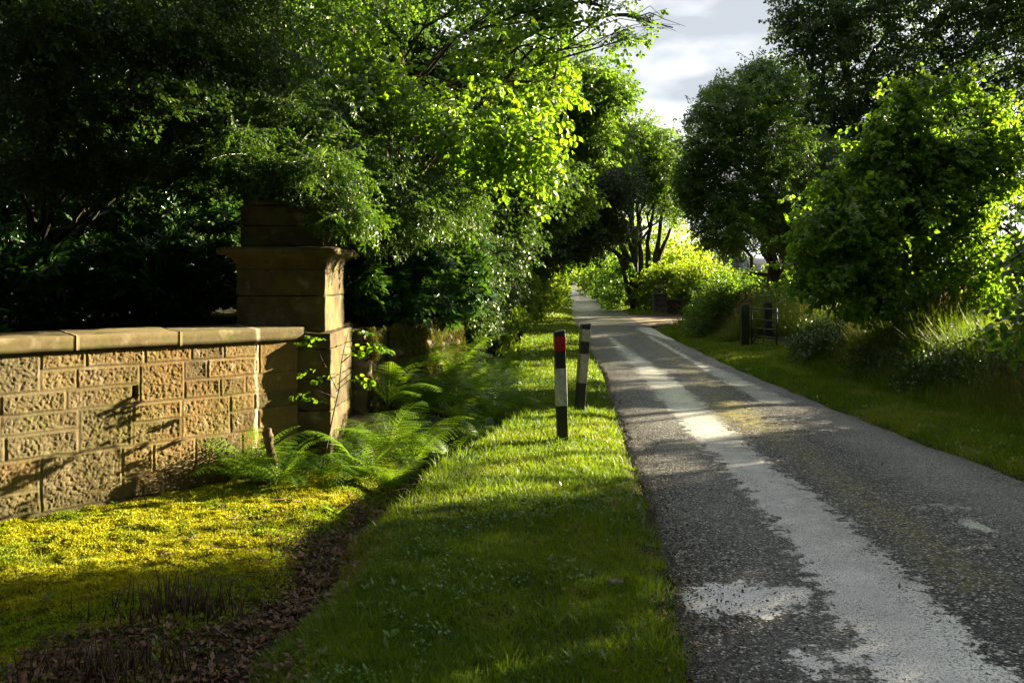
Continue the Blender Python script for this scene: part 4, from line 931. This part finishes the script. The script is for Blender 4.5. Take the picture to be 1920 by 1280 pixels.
fl = [(440, 908, .65, 10, 'leftmost fern with fronds resting on the low wall'), (520, 915, .6, 10, 'low fern on the lawn side of the broken stub'), (478, 900, .85, 13, 'large bright fern standing against the foot of the low wall'), (545, 885, .6, 10, 'fern beside the broken stub at the wall foot'), (605, 895, .5, 10, 'small vivid green fern in front of the gate pier'),
      (680, 905, .85, 13, 'fern arching over the start of the ditch in front of the pier'), (735, 915, .7, 11, 'outermost fern spilling over the ditch edge'), (640, 860, .75, 10, 'fern against the base of the gate pier')]
for k, (px, py, s_, nf, lb) in enumerate(fl): fern(gpt(px, py), s_ * 1.15, nf + 3, 500 + k, lb)
fl2 = [((-1.0, 9.0), .75, 'fern pressed to the foot of the mossy wall near the pier'), ((-.95, 9.9), .7, 'fern low against the foot of the mossy wall, second from the pier'), ((-.7, 10.9), .75, 'bushy fern at the wall foot halfway along the moss'), ((-.62, 11.9), .7, 'fern at the wall foot under the rhododendrons'),
       ((-.5, 13.2), .8, 'fern at the wall foot near the first ivy'), ((-.35, 15.8), .8, 'fern at the wall foot past the first ivy'), ((-.15, 10.9), .6, 'small fern on the grass side of the ditch'), ((-.1, 13.0), .6, 'small fern on the grass side under the ivy'), ((-.3, 8.8), .55, 'small fern at the ditch lip by the tall pale one'), ((-.95, 8.0), .9, 'fern at the near end of the ditch behind the arching one'), ((-1.25, 8.6), .85, 'fern at the near foot of the mossy wall'), ((-.7, 8.6), .95, 'fern rising from the dark hollow of the ditch'), ((-.9, 9.4), .95, 'fern in mid ditch below the mossy wall'), ((-.45, 9.3), .85, 'fern on the road side of the ditch'),
       ((-.22, 10.0), 1.05, 'tall pale green fern standing clear against the grass bank'), ((-.7, 10.3), 1., 'silvery fern leaning from the mossy wall'), ((-.35, 11), .95, 'fern in shade behind the tall pale one'), ((-.75, 11.4), 1., 'fern high against the mossy wall'), ((-.15, 12), .9, 'fern on the bank side halfway along the ditch'),
       ((-.5, 12.6), 1.05, 'fern filling the ditch under the ivy'), ((-.2, 13.6), .9, 'fern near the ivy clump'), ((-.45, 14.5), .95, 'fern below the ivy-clad shrub'), ((-.05, 15.2), .8, 'fern where the ditch narrows'), ((-1.0, 10.8), .8, 'fern rooted between stones of the mossy wall'),
       ((-.3, 17), .9, 'fern beside the dark ivy column'), ((-.1, 19), .9, 'farthest fern along the ditch'), ((-1.15, 7.75), .8, 'fern behind the broken stub near the pier corner'), ((-.55, 8.0), .6, 'small fern at the ditch lip under the sunlit bank')]
for k, ((x, y), s_, lb) in enumerate(fl2):
    z = float(gz(x, y)); fern((x, y, z + (.25 if 'mossy wall' in lb and 'foot' not in lb else .03)), s_ * 1.45, 12, 530 + k, lb)

# sapling in front of the pier
root = empty('sapling', P(606, 800, 7.15)); root.location[2] = -.2; tag(root, 'slender sapling with bright lime-green leaves in front of the gate pier', 'sapling')
a = Acc(); s0 = np.array([P(598, 860, 7.15)[0], 7.15, -.25]); s1 = P(640, 680, 7.1); s2 = P(690, 640, 7.05)
tube(a, curve(s0, s1, 6, 0, .02), np.linspace(.009, .005, 6), 5); tube(a, curve(s1, s2, 4, 0, .02), np.linspace(.005, .003, 4), 5)
for q in (P(600, 665, 7.0), P(735, 655, 7.0), P(655, 615, 7.15), P(665, 705, 7.0), P(585, 730, 7.1), P(630, 760, 7.05)): tube(a, curve(s1 - (s1 - s0) * rng.uniform(0, .4), q, 4, .05, .03), np.linspace(.004, .0015, 4), 4)
a.obj('stem', M_BARK, root)
pp = np.array([P(600, 650, 7), P(620, 640, 7.05), P(655, 622, 7.15), P(680, 640, 7.05), P(700, 645, 7.), P(640, 665, 7.1), P(660, 700, 7.), P(600, 690, 7.05), P(628, 700, 7.1), P(590, 735, 7.1), P(612, 755, 7.1), P(650, 650, 7.0), P(680, 655, 7.1)])
oo = np.stack([np.sign(pp[:, 0] - s1[0]) + rng.normal(0, .3, len(pp)), rng.normal(-.2, .3, len(pp)), rng.normal(-.05, .2, len(pp))], 1)
V, Q, Rn = place([spray(600 + k, .17, .034, (.05, .036), 2, True, .2, 45, .35, .0015) for k in range(4)], pp, oo, np.ones(len(pp)), rng, .3); child('leaves', V, Q, M_LIME, root, {'rnd': Rn})

# stone stub by the ferns
root = empty('stone_stub', (-1.97, 6.86, -.13)); tag(root, 'short weathered broken stub standing among the ferns at the wall foot', 'stone stub')
V, Q = rbox((0, 0, .19), (.075, .06, .5), .012, .028, .014, 22); V[:, 0] += (.42 - V[:, 2]) * .18; V[:, 2] += np.where(V[:, 2] > .36, V[:, 0] * .4, 0)
a = Acc(); a.add(V, Q, blk=.8, mort=0, stain=0); mesh('stub_body', a.verts(), a.faces(), M_PIER, root, a.attrs(), True)
V, Q = rbox((0, 0, .03), (.16, .13, .12), .012, .04, .015, 18); a = Acc(); a.add(V, Q, blk=.3, mort=0, stain=0); mesh('foot', a.verts(), a.faces(), M_PIER, root, a.attrs(), True)

# ------------------------------------------------------------------ ground cover
def scatter(n, x0, x1, y0, y1, yexp, cond):
    t_ = rng.random(n); y = (y0 ** (1 - yexp) + t_ * (y1 ** (1 - yexp) - y0 ** (1 - yexp))) ** (1 / (1 - yexp)) if yexp != 1 else y0 * (y1 / y0) ** t_
    lo = x0(y) if callable(x0) else np.full(n, x0); hi = x1(y) if callable(x1) else np.full(n, x1)
    x = lo + (hi - lo) * rng.random(n); m = cond(x, y) & (abs(x) < .66 * y + .6); return x[m], y[m]
def grass_field(name, label, n, x0, x1, y0, y1, yexp, cond, hmin, hmax, wbase, mat, lean=.35, tint=lambda x, y: .4 + 0 * x, spread=.2, kind='stuff', bendm=.5):
    x, y = scatter(n, x0, x1, y0, y1, yexp, cond); m = len(x)
    z = gz(x, y) - (.005 if hmax > .03 else -.001)
    d = np.stack([rng.normal(0, lean, m), rng.normal(0, lean, m), np.ones(m)], 1)
    ln_ = rng.uniform(hmin, hmax, m) * (.6 + .8 * fbm(x * 3, y * 3, oct=3)); wd = wbase * np.maximum(1, y / 4.5) * rng.uniform(.7, 1.3, m)
    rn = np.clip(tint(x, y) + rng.normal(0, spread, m), 0, 1)
    V, Q, T, rn = blades(np.stack([x, y, z], 1), d, ln_, wd, rng.uniform(.1, bendm, m), rn)
    o = mesh(name, V, [Q, T], mat, None, {'rnd': rn}); tag(o, label, 'grass', kind=kind); return o
patch = lambda x, y: fbm(x * 1.7 + 3, y * 1.7, oct=4)
grass_field('verge_grass', 'short green grass on the left verge and its bank', 330000, lambda y: Dx(y) + .08, lambda y: Lx(y) + .14, 2.7, 70, 1.45,
            lambda x, y: (rng.random(len(x)) < np.clip(.35 + 1.3 * patch(x, y) - .5 * np.exp(-(x - Dx(y)) / .2), .05, 1)) & (rng.random(len(x)) < .12 + sst(0, .14, Lx(y) + (fbm(x * 6, y * 6, oct=2) - .5) * .35 - x)), .02, .065, .0042, M_GRASS, .7,
            lambda x, y: .1 + .55 * sst(.35, .65, fbm(x * 2.2, y * 2.2 + 8, oct=3)) + .4 * sst(.56, .7, fbm(x * 3.2 + 30, y * 3.2, oct=4)))
grass_field('tall_tufts', 'longer grass tufts scattered on the verge', 26000, lambda y: Dx(y) + .1, lambda y: Lx(y), 2.7, 40, 1.3,
            lambda x, y: (fbm(x * 5, y * 5, oct=2) > .6) | (abs(x - Cx(y)) < .08) & (y > 5), .06, .14, .0045, M_GRASS, .5, lambda x, y: .35 + 0 * x)
grass_field('right_verge_grass', 'short grass on the right verge', 150000, lambda y: Rx(y) - .04, lambda y: Rx(y) + 1.6, 5.5, 60, 1.45, lambda x, y: ((y < 26) | (y > 36)) & (rng.random(len(x)) < .3 + sst(0, .15, x - Rx(y))), .03, .09, .005, M_GRASS, .5, lambda x, y: .1 + .5 * sst(.4, .65, fbm(x * 2, y * 2 + 8, oct=3)) + .5 * sst(.5, .65, fbm(x * 3 + 30, y * 1.5, oct=4)))
grass_field('moss_lawn', 'yellow moss and fine grass on the ground in front of the low wall', 420000, lambda y: Dx(y) - 4.0, lambda y: Dx(y) - .05, 3.0, 7.8, 1.2,
            lambda x, y: (rng.random(len(x)) < zone(x, y)[0] * 1.0 + .03) & (((x - WA[0]) * WN[0] + (y - WA[1]) * WN[1]) > .02), .010, .020, .0085, M_MOSSB, 1.1, lambda x, y: .05 + .9 * sst(.35, .65, fbm(x * 2.5, y * 2.5 + 2, oct=4)), spread=.06)
grass_field('lawn_grass', 'green grass growing through the moss', 60000, lambda y: Dx(y) - 4.0, lambda y: Dx(y) + .1, 3.0, 7.8, 1.2,
            lambda x, y: (fbm(x * 2.8 + 7, y * 2.8, oct=3) > .5) & (((x - WA[0]) * WN[0] + (y - WA[1]) * WN[1]) > .02), .015, .05, .003, M_GRASS, .6, lambda x, y: .5 + 0 * x)
# leaf litter
x, y = scatter(26000, lambda y: Dx(y) - 1.9, lambda y: Dx(y) + .45, 2.8, 8.2, 1.2, lambda x, y: rng.random(len(x)) < zone(x, y)[1] * 1.0 + .012)
m = len(x); p = np.stack([x, y, gz(x, y) + rng.uniform(.002, .02, m)], 1)
def flat_leaves(p, size, asp, tilt, rnd, lift=0.3):
    n = len(p); a = rng.uniform(0, 6.283, n); d = np.stack([np.cos(a), np.sin(a), rng.normal(0, tilt, n)], 1); s_ = np.stack([-np.sin(a), np.cos(a), rng.normal(0, tilt, n)], 1)
    l = (size * rng.uniform(.6, 1.3, n))[:, None]; w_ = l * asp; up = np.array([0, 0, 1.])
    V = np.stack([p, p + d * l * .4 + s_ * w_ * .5 + up * l * .12 * lift, p + d * l + up * l * .2 * lift, p + d * l * .4 - s_ * w_ * .5 + up * l * .12 * lift], 1).reshape(-1, 3)
    return V, np.arange(n)[:, None] * 4 + np.arange(4), np.repeat(rnd, 4)
V, Q, rn = flat_leaves(p, np.full(m, .034), .55, .35, rng.random(m), 1.0)
o = mesh('leaf_litter', V, Q, M_LITTER, None, {'rnd': rn}); tag(o, 'brown dead leaves lying in the shallow ditch', 'leaf litter', kind='stuff')
# clover and small glossy weeds on the bank
x, y = scatter(20000, lambda y: Dx(y) + .25, lambda y: Lx(y) - .05, 3.0, 22, 1.35, lambda x, y: fbm(x * 1.5 + 20, y * 1.5, oct=3) + .25 * np.exp(-((x + .45) / .5) ** 2) > .62)
m = len(x); p = np.stack([x, y, gz(x, y) + rng.uniform(.01, .04, m)], 1)
V, Q, rn = flat_leaves(p, .016 * np.maximum(1, y / 6), .8, .4, rng.random(m)); o = mesh('clover', V, Q, M_CLOVER, None, {'rnd': rn}); tag(o, 'small glossy clover leaves in the verge grass', 'clover', kind='stuff')
# broad-leaved weeds and fallen leaves among the grass
def rosettes(n, x0, x1, y0, y1, size, lb, mat, cond=lambda x, y: x == x, k=8, nm='weeds'):
    x, y = scatter(n, x0, x1, y0, y1, 1.4, cond); m = len(x); c = np.stack([x, y, gz(x, y) + .012], 1); p = np.repeat(c, k, 0)
    V, Q, rn = flat_leaves(p, np.repeat(size * rng.uniform(.5, 1.3, m), k), .42, .3, np.repeat(rng.random(m), k), 1.6)
    o = mesh(nm, V, Q, mat, None, {'rnd': rn}); tag(o, lb, nm, kind='stuff')
M_WEED = leaf_mat('weed_leaf', (.05, .12, .015), (.14, .24, .03), (.22, .4, .02), .35, .4)
rosettes(260, lambda y: Dx(y) + .2, lambda y: Lx(y) + .02, 2.8, 14, .032, 'broad-leaved weeds scattered through the left verge', M_WEED)
rosettes(300, lambda y: Dx(y) - 3, lambda y: Dx(y) + .25, 3.0, 8, .028, 'small weeds in the moss and along the shallow ditch', M_WEED, lambda x, y: ((x - WA[0]) * WN[0] + (y - WA[1]) * WN[1]) > .1)
rosettes(500, lambda y: Rx(y) + .1, lambda y: Rx(y) + 1.3, 5.5, 18, .045, 'broad-leaved weeds along the right verge', M_WEED)
x, y = scatter(1500, lambda y: Dx(y), lambda y: Rx(y) + 1.0, 2.9, 16, 1.3, lambda x, y: rng.random(len(x)) < .12 + .9 * np.exp(-abs(x - Lx(y)) / .15) + .5 * np.exp(-abs(x - Rx(y)) / .2)); m = len(x)
p = np.stack([x, y, np.where((x > Lx(y)) & (x < Rx(y)), .045, gz(x, y) + .02)], 1); V, Q, rn = flat_leaves(p, np.full(m, .03), .55, .3, .4 + .6 * rng.random(m), 1.2)
o = mesh('fallen_leaves', V, Q, M_LITTER, None, {'rnd': rn}); tag(o, 'few brown fallen leaves on the verge and road edges', 'fallen leaves', kind='stuff')
# twigs in the ditch
a = Acc(); x, y = scatter(160, lambda y: Dx(y) - 1.0, lambda y: Dx(y) + .4, 3.0, 7, 1.2, lambda x, y: x == x)
for q in range(len(x)):
    an = rng.uniform(0, 6.28); l = rng.uniform(.05, .22); b_ = np.array([x[q], y[q], float(gz(x[q], y[q])) + .012]); tube(a, curve(b_, b_ + [math.cos(an) * l, math.sin(an) * l, rng.uniform(0, .03)], 4, .04, .12), [.003, .0026, .002, .0012], 4)
tag(a.obj('twigs', plain('dry_twig', (.16, .11, .07), .8, 60, .5)), 'dry twigs lying in the leaf litter', 'twigs', kind='stuff')
# grit at the road edges
x, y = scatter(9000, lambda y: Lx(y) - .12, lambda y: Lx(y) + .6, 2.8, 12, 1.2, lambda x, y: rng.random(len(x)) < np.exp(-np.maximum(x - Lx(y), 0) / .12)); m = len(x)
s_ = rng.uniform(.003, .008, m)[:, None, None]; oc = np.array([[1, 0, 0], [-1, 0, 0], [0, 1, 0], [0, -1, 0], [0, 0, .7], [0, 0, -.7]]); tri = np.array([[0, 2, 4], [2, 1, 4], [1, 3, 4], [3, 0, 4], [2, 0, 5], [1, 2, 5], [3, 1, 5], [0, 3, 5]])
V = (oc[None] + rng.normal(size=(m, 6, 3)) * .2) * s_ + np.stack([x, y, np.where(x > Lx(y), .022, gz(x, y) + .004)], 1)[:, None]
o = mesh('grit', V.reshape(-1, 3), (tri[None] + (np.arange(m) * 6)[:, None, None]).reshape(-1, 3), plain('grit', (.12, .10, .08), .8, 90, .5)); tag(o, 'loose stone grit along the left road edge', 'grit', kind='stuff')
# rough vegetation on the right bank
def tallveg(n, x0, x1, y0, y1, hm, mat, lean, tint, w_, nm, lb, sp=.2, cond=lambda x, y: x == x):
    x, y = scatter(n, x0, x1, y0, y1, 1.3, cond); m = len(x); z = gz(x, y)
    h = hm(x, y) * rng.uniform(.5, 1.1, m); d = np.stack([rng.normal(-.05, lean, m), rng.normal(0, lean, m), np.ones(m)], 1)
    V, Q, T, rn = blades(np.stack([x, y, z], 1), d, h, w_ * np.maximum(1, y / 9) * rng.uniform(.6, 1.3, m), rng.uniform(.1, .55, m), np.clip(tint + rng.normal(0, sp, m), 0, 1))
    o = mesh(nm, V, [Q, T], mat, None, {'rnd': rn}); tag(o, lb, 'grass', kind='stuff'); return x, y, h
hfun = lambda x, y: np.clip(.22 + .62 * sst(4.75, 5.6, x), 0, 1.1) * (.75 + .5 * fbm(x * 1.2, y * 1.2, oct=3))
nogate = lambda x, y: ((abs(x - 5.2) > .75) | (abs(y - 17.3) > 2.2)) & ((y < 26) | (x > 99))
tallveg(45000, 4.7, 7.2, 6.5, 26, hfun, M_GRASS, .3, .3, .008, 'rank_grass', 'rank green grass growing on the right bank', cond=nogate)
tallveg(38000, 4.9, 7.0, 7.5, 24, lambda x, y: hfun(x, y) * 1.15, M_HAY, .22, .6, .005, 'hay_grass', 'tall straw-coloured flowering grass on the right bank', .3, lambda x, y: nogate(x, y) & (fbm(x * 1.1 + 4, y * .8, oct=2) > .45))
# seed heads
x, y = scatter(2600, 5.0, 6.6, 8, 22, 1.2, lambda x, y: nogate(x, y) & (fbm(x * 1.1 + 4, y * .8, oct=2) > .5)); m = len(x)
zt = gz(x, y) + hfun(x, y) * rng.uniform(.85, 1.25, m); acc = []
k = 14; base = np.repeat(np.stack([x, y, zt], 1), k, 0); base[:, 2] += rng.uniform(-.09, .05, len(base)); base[:, :2] += rng.normal(0, .012, (len(base), 2))
V, Q, T, rn = blades(base, rng.normal(size=(len(base), 3)) * [.5, .5, .3] + [0, 0, .8], rng.uniform(.012, .03, len(base)), np.full(len(base), .006), np.full(len(base), .1), rng.uniform(.6, 1, len(base)))
o = mesh('seed_heads', V, [Q, T], leaf_mat('seed_head', (.2, .14, .08), (.38, .29, .17), (.35, .28, .15), .35, .7), None, {'rnd': rn}); tag(o, 'pinkish grass seed heads above the right bank', 'grass', kind='stuff')
for k, (x, y, w_, h, lb, mt) in enumerate([(5.55, 14.9, .6, .75, 'bramble bush just this side of the metal gate', M_IVY), (5.5, 13.9, .8, .8, 'dark bramble bush in the middle of the right bank', M_IVY), (5.55, 12.0, .7, .65, 'low bramble bush under the tall straw-coloured grass', M_IVY), (5.6, 10.3, .75, .8, 'bramble bush near the right edge of the view', M_IVY), (5.9, 9.0, .7, .95, 'nearest bramble bush, at the right edge of the view', M_IVY)]):
    tree('bramble_bush', lb, 'bush', (x, y, .1), [((x, y, .1 + h * .45), (w_, w_ * 1.1, h * .6), 1), ((x + .3, y + .6, .1 + h * .4), (w_ * .8, w_, h * .55), .8)], 'bramble', mt, .02, 750, .9, 700 + k, .3, 'brambles on the right bank', parts=('stem', 'foliage'))
# fern stub clumps and dead stalks lower left
M_STALK = plain('dead_stalk', (.085, .05, .03), .8, 60, .5)
for k, (px, py, s_, lb) in enumerate([(340, 1150, .2, 'clump of dead brown stalks in the shaded hollow'), (235, 1265, .18, 'second clump of dead brown stalks at the bottom left edge')]):
    c = gpt(px, py); a = Acc()
    for q in range(150):
        b_ = c + np.array([rng.normal(0, .17), rng.normal(0, .09), -.02]); b_[2] = float(gz(b_[0], b_[1])) - .01
        tube(a, curve(b_, b_ + [rng.normal(0, .03), rng.normal(0, .03), s_ * rng.uniform(.3, 1.0)], 3, 0, .03), np.linspace(.0035, .002, 3), 4)
    tag(a.obj('dead_stalks', M_STALK), lb, 'dead stalks', kind='stuff')
root = empty('dandelion_plant', gpt(632, 965)); tag(root, 'small broad-leaved weed with bright leaves at the edge of the leaf litter', 'weed')
V, Q, rn = flat_leaves(np.repeat([[0, 0, .01]], 9, 0), np.full(9, .11), .3, .25, rng.uniform(.5, 1, 9), 1.2); mesh('leaves', V, Q, M_LIME, root, {'rnd': rn})
for k, (px, py, s_, lb) in enumerate([(1155, 1095, .05, 'flat grey stone half buried in the verge grass'), (1125, 558, .55, 'pale boulder on the right verge far along the lane'), (625, 1125, .06, 'small grey stone lying in the leaf litter')]):
    c = gpt(px, py); root = empty('stone', c); tag(root, lb, 'stone'); V, Q = rbox((0, 0, 0), (s_ * 1.6, s_ * 1.2, s_ * .8), s_ / 6, s_ * .33, s_ * .15, 3 / s_); a = Acc(); a.add(V, Q, blk=.9, mort=0, stain=0); mesh('stone_body', a.verts(), a.faces(), M_GREYST if k != 1 else M_PIER, root, a.attrs(), True)

# ------------------------------------------------------------------ gate, posts
M_WOOD = bark_mat('dark_timber', (.012, .011, .010), (.05, .042, .036), 30); M_IRON = plain('galvanised_bar', (.07, .085, .09), .5, 60, .3, .5)
root = empty('field_gate', (5.05, 18.4, .0)); tag(root, 'narrow dark metal bar gate standing ajar between two timber posts', 'gate')
a = Acc(); g0 = np.array([5.14, 18.3]); g1 = np.array([5.38, 17.35])
def gp(f, z): return [g0[0] + (g1[0] - g0[0]) * f, g0[1] + (g1[1] - g0[1]) * f, z]
for z in (.16, .32, .48, .66, .90): 
    b1 = Acc(); tube(b1, [gp(0, z), gp(.5, z), gp(1, z)], .014, 8); b1.obj('rail', M_IRON, root, True)
for f in (0, 1): b1 = Acc(); tube(b1, [gp(f, .1), gp(f, .5), gp(f, .93)], .02, 8); b1.obj('stile', M_IRON, root, True)
b1 = Acc(); tube(b1, [gp(.02, .16), gp(.5, .53), gp(.98, .9)], .009, 8); tube(b1, [gp(.5, .16), gp(.5, .5), gp(.5, .9)], .009, 8); b1.obj('brace', M_IRON, root, True)
for k, (x, y, w_, h, lb) in enumerate([(5.02, 18.4, .17, .95, 'near square timber gate post at the edge of the right verge'), (5.66, 18.9, .16, .98, 'far timber gate post behind the open metal gate'), (5.75, 11.2, .12, .9, 'dark fence post standing in the tall grass beneath the young lime'), (5.95, 10.0, .12, .95, 'dark fence post nearest the right edge of the view')]):
    root = empty('gate_post' if k < 2 else 'fence_post', (x, y, 0)); tag(root, lb, 'gate post' if k < 2 else 'fence post'); V, Q = rbox((0, 0, h / 2 - .1), (w_, w_, h + .2), .03, .012, .006, 12); mesh('post_body', V, Q, M_WOOD, root, smooth=True)
    V, Q = rbox((0, 0, h + .012), (w_ * .9, w_ * .9, .03), .03, .01, .003, 12); mesh('post_top', V, Q, M_WOOD, root, smooth=True)
# driveway pillars and curved wall
for k, (px, d, wd, zt, lb) in enumerate([(1237, 37, .55, .86, 'far dark stone pillar with a ball on top at the driveway'), (1312, 27.3, .45, .98, 'near dark stone pillar with a ball on top at the driveway')]):
    x = (px - 960) / F * d; root = empty('gate_pillar', (x, d, -.1)); tag(root, lb, 'gate pillar', 'driveway pillars')
    a = Acc(); nz_ = 4
    for q in range(nz_):
        V, Q = rbox((x, d, -.1 + (zt + .1) * (q + .5) / nz_), (wd, wd, (zt + .1) / nz_ - .006), .06, .02, .02, 7, q); a.add(V, Q, blk=rr_.random(), mort=0, stain=0)
    a.obj('shaft', M_GREYST, root, True)
    a = Acc(); V, Q = rbox((x, d, zt + .035), (wd * 1.2, wd * 1.2, .07), .06, .012, .004, 7); a.add(V, Q, blk=.4, mort=0, stain=0); a.obj('capstone', M_GREYST, root, True)
    a = Acc(); th = np.linspace(-math.pi / 2, math.pi / 2, 12); r0 = .15
    pts = [(x, d, zt + .075 + z) for z in (0, .03, .05)] + [(x, d, zt + .12 + r0 + r0 * math.sin(q)) for q in th[1:-1]]
    tube(a, pts, [.09, .05, .06] + [r0 * math.cos(q) for q in th[1:-1]], 16, blk=.6, mort=0, stain=0); a.obj('ball_finial', M_GREYST, root, True)
root = empty('low_stone_wall', (7.6, 37, 0)); tag(root, 'low dark rubble wall curving between the driveway pillars', 'stone wall')
a = Acc(); pp = [(6.75, 37.1), (7.4, 36.9), (8.1, 36.4), (8.8, 35.6), (9.3, 34.6)]
for q in range(4):
    A_, B_ = np.array(pp[q]), np.array(pp[q + 1]); c = (A_ + B_) / 2; ln_ = np.linalg.norm(B_ - A_); an = math.atan2(*(B_ - A_)[::-1])
    for row_ in range(3):
        for s_ in range(3):
            V, Q = rbox(((s_ - 1) * ln_ / 3, 0, .1 + row_ * .2), (ln_ / 3 - .01, .35, .19), .06, .03, .025, 6, q + row_ * 3 + s_); c_, s2 = math.cos(an), math.sin(an)
            a.add(np.stack([V[:, 0] * c_ - V[:, 1] * s2 + c[0], V[:, 0] * s2 + V[:, 1] * c_ + c[1], V[:, 2]], 1), Q, blk=rr_.random(), mort=0, stain=0)
a.obj('rubble', M_GREYST, root, True)
a = Acc()
for q in range(4):
    A_, B_ = np.array(pp[q]), np.array(pp[q + 1]); c = (A_ + B_) / 2; ln_ = np.linalg.norm(B_ - A_); an = math.atan2(*(B_ - A_)[::-1]); V, Q = rbox((0, 0, .64), (ln_, .42, .08), .05, .02, .01, 6, q); c_, s2 = math.cos(an), math.sin(an)
    a.add(np.stack([V[:, 0] * c_ - V[:, 1] * s2 + c[0], V[:, 0] * s2 + V[:, 1] * c_ + c[1], V[:, 2]], 1), Q, blk=.5, mort=0, stain=0)
a.obj('coping', M_GREYST, root, True)
root = empty('leaning_slab', (6.35, 47, 0)); tag(root, 'pale upright slab at the end of the dark hedge beside the lane', 'stone slab')
for nm, dx_, h in (('slab', 0, .95), ('slab', .35, .8)):
    V, Q = rbox((dx_, 0, h / 2 - .05), (.26, .2, h), .05, .02, .015, 7, dx_); a = Acc(); a.add(V, Q, blk=.7, mort=0, stain=0); mesh(nm, a.verts(), a.faces(), M_PIER, root, a.attrs(), True)

# ------------------------------------------------------------------ cottage
M_SLATE = plain('slate', (.13, .135, .16), .5, 6, .3, bd=.01); M_REND = plain('render', (.55, .6, .62), .8, 3, .15); M_GLS = plain('window_glass', (.03, .04, .05), .08, 3, .1, spec=.8); M_WFR = plain('window_frame', (.6, .6, .6), .5, 3, .1)
root = empty('cottage', (25, 71, -1.0)); tag(root, 'low cottage with a grey slate roof seen behind the sunlit hedge', 'cottage')
hx_, hy_, zb, ze, zr = 6.2, 3.0, -.1, 2.1, 4.3
a = Acc(); a.add([(-hx_, -hy_, zb), (hx_, -hy_, zb), (hx_, hy_, zb), (-hx_, hy_, zb), (-hx_, -hy_, ze), (hx_, -hy_, ze), (hx_, hy_, ze), (-hx_, hy_, ze), (-hx_, 0, zr - .12), (hx_, 0, zr - .12)], [[0, 1, 5, 4], [1, 2, 6, 5], [2, 3, 7, 6], [3, 0, 4, 7]], [[4, 7, 8], [5, 9, 6]])
a.V[0][:, 0] -= 3; mesh('wall', a.verts(), a.faces(), M_REND, root)
sl = (zr - ze) / hy_; o_ = .35
V = [(-hx_ - o_, -hy_ - o_, ze - sl * o_), (hx_ + o_, -hy_ - o_, ze - sl * o_), (hx_ + o_, 0, zr), (-hx_ - o_, 0, zr), (-hx_ - o_, hy_ + o_, ze - sl * o_), (hx_ + o_, hy_ + o_, ze - sl * o_)]; V = np.array(V); V[:, 0] -= 3; V2 = V - [0, 0, .12]
rf = mesh('roof', np.vstack([V, V2]), [np.array([[0, 1, 2, 3], [3, 2, 5, 4], [7, 6, 9, 8], [8, 9, 10, 11], [0, 6, 7, 1], [4, 5, 11, 10], [1, 7, 8, 2], [2, 8, 11, 5], [0, 3, 9, 6], [3, 4, 10, 9]])], M_SLATE, root)
V, Q = rbox((-6.5, 0, 4.5), (.9, .5, 1.1), .3, .03, .01, 3); mesh('chimney', V, Q, M_REND, rf)
for x_ in (-7.5, -4.8, -1.5, 1.6):
    V, Q = rbox((x_, -hy_ - .0, 1.2), (1.3, .1, 1.1), .3, .02, 0); f_ = mesh('window', V, Q, M_WFR, root); V, Q = rbox((x_, -hy_ - .05, 1.2), (1.1, .04, .92), .3, .01, 0); mesh('pane', V, Q, M_GLS, f_)
# ------------------------------------------------------------------ parked car far away
M_CAR = plain('dark_car_paint', (.03, .035, .05), .3, 3, .1); M_TYRE = plain('tyre', (.02, .02, .02), .8, 20, .2)
root = empty('parked_car', (17.9, 262, 0), R_(38)); tag(root, 'dark car parked far away at the end of the lane', 'car')
def loft(secs):
    V = []; Q = []; n_ = len(secs[0])
    for s_ in secs: V += s_
    for k in range(len(secs) - 1):
        for q in range(n_): Q.append([k * n_ + q, k * n_ + (q + 1) % n_, (k + 1) * n_ + (q + 1) % n_, (k + 1) * n_ + q])
    return np.array(V, float), np.array(Q), [list(range(n_))[::-1], [(len(secs) - 1) * n_ + q for q in range(n_)]]
V, Q, cp = loft([[(x_, -w_, .3), (x_, w_, .3), (x_, w_, h_), (x_, -w_, h_)] for x_, w_, h_ in ((-2.1, .7, .6), (-2.0, .82, .85), (-1, .86, .95), (.7, .86, .95), (1.8, .82, .8), (2.1, .7, .55))]); mesh('body', V, [Q, np.array(cp)], M_CAR, root)
V, Q, cp = loft([[(x_, -w_, .94), (x_, w_, .94), (x_, w_ * .85, h_), (x_, -w_ * .85, h_)] for x_, w_, h_ in ((-1.7, .8, 1.0), (-1.2, .8, 1.42), (.1, .8, 1.46), (.9, .8, .99))]); mesh('cabin', V, [Q, np.array(cp)], M_GLS, root)
for x_, y_ in ((-1.3, .8), (-1.3, -.8), (1.35, .8), (1.35, -.8)):
    a = Acc(); tube(a, [(x_, y_ - .1, .31), (x_, y_ + .1, .31)], .31, 14); mesh('wheel', a.verts(), a.faces(), M_TYRE, root)
for y_ in (-.55, .55): V, Q = rbox((-2.08, y_, .65), (.06, .3, .14), .1, .02, 0); mesh('headlight', V, Q, M_WHT, root)
print('LEAF QUADS', NLEAF)
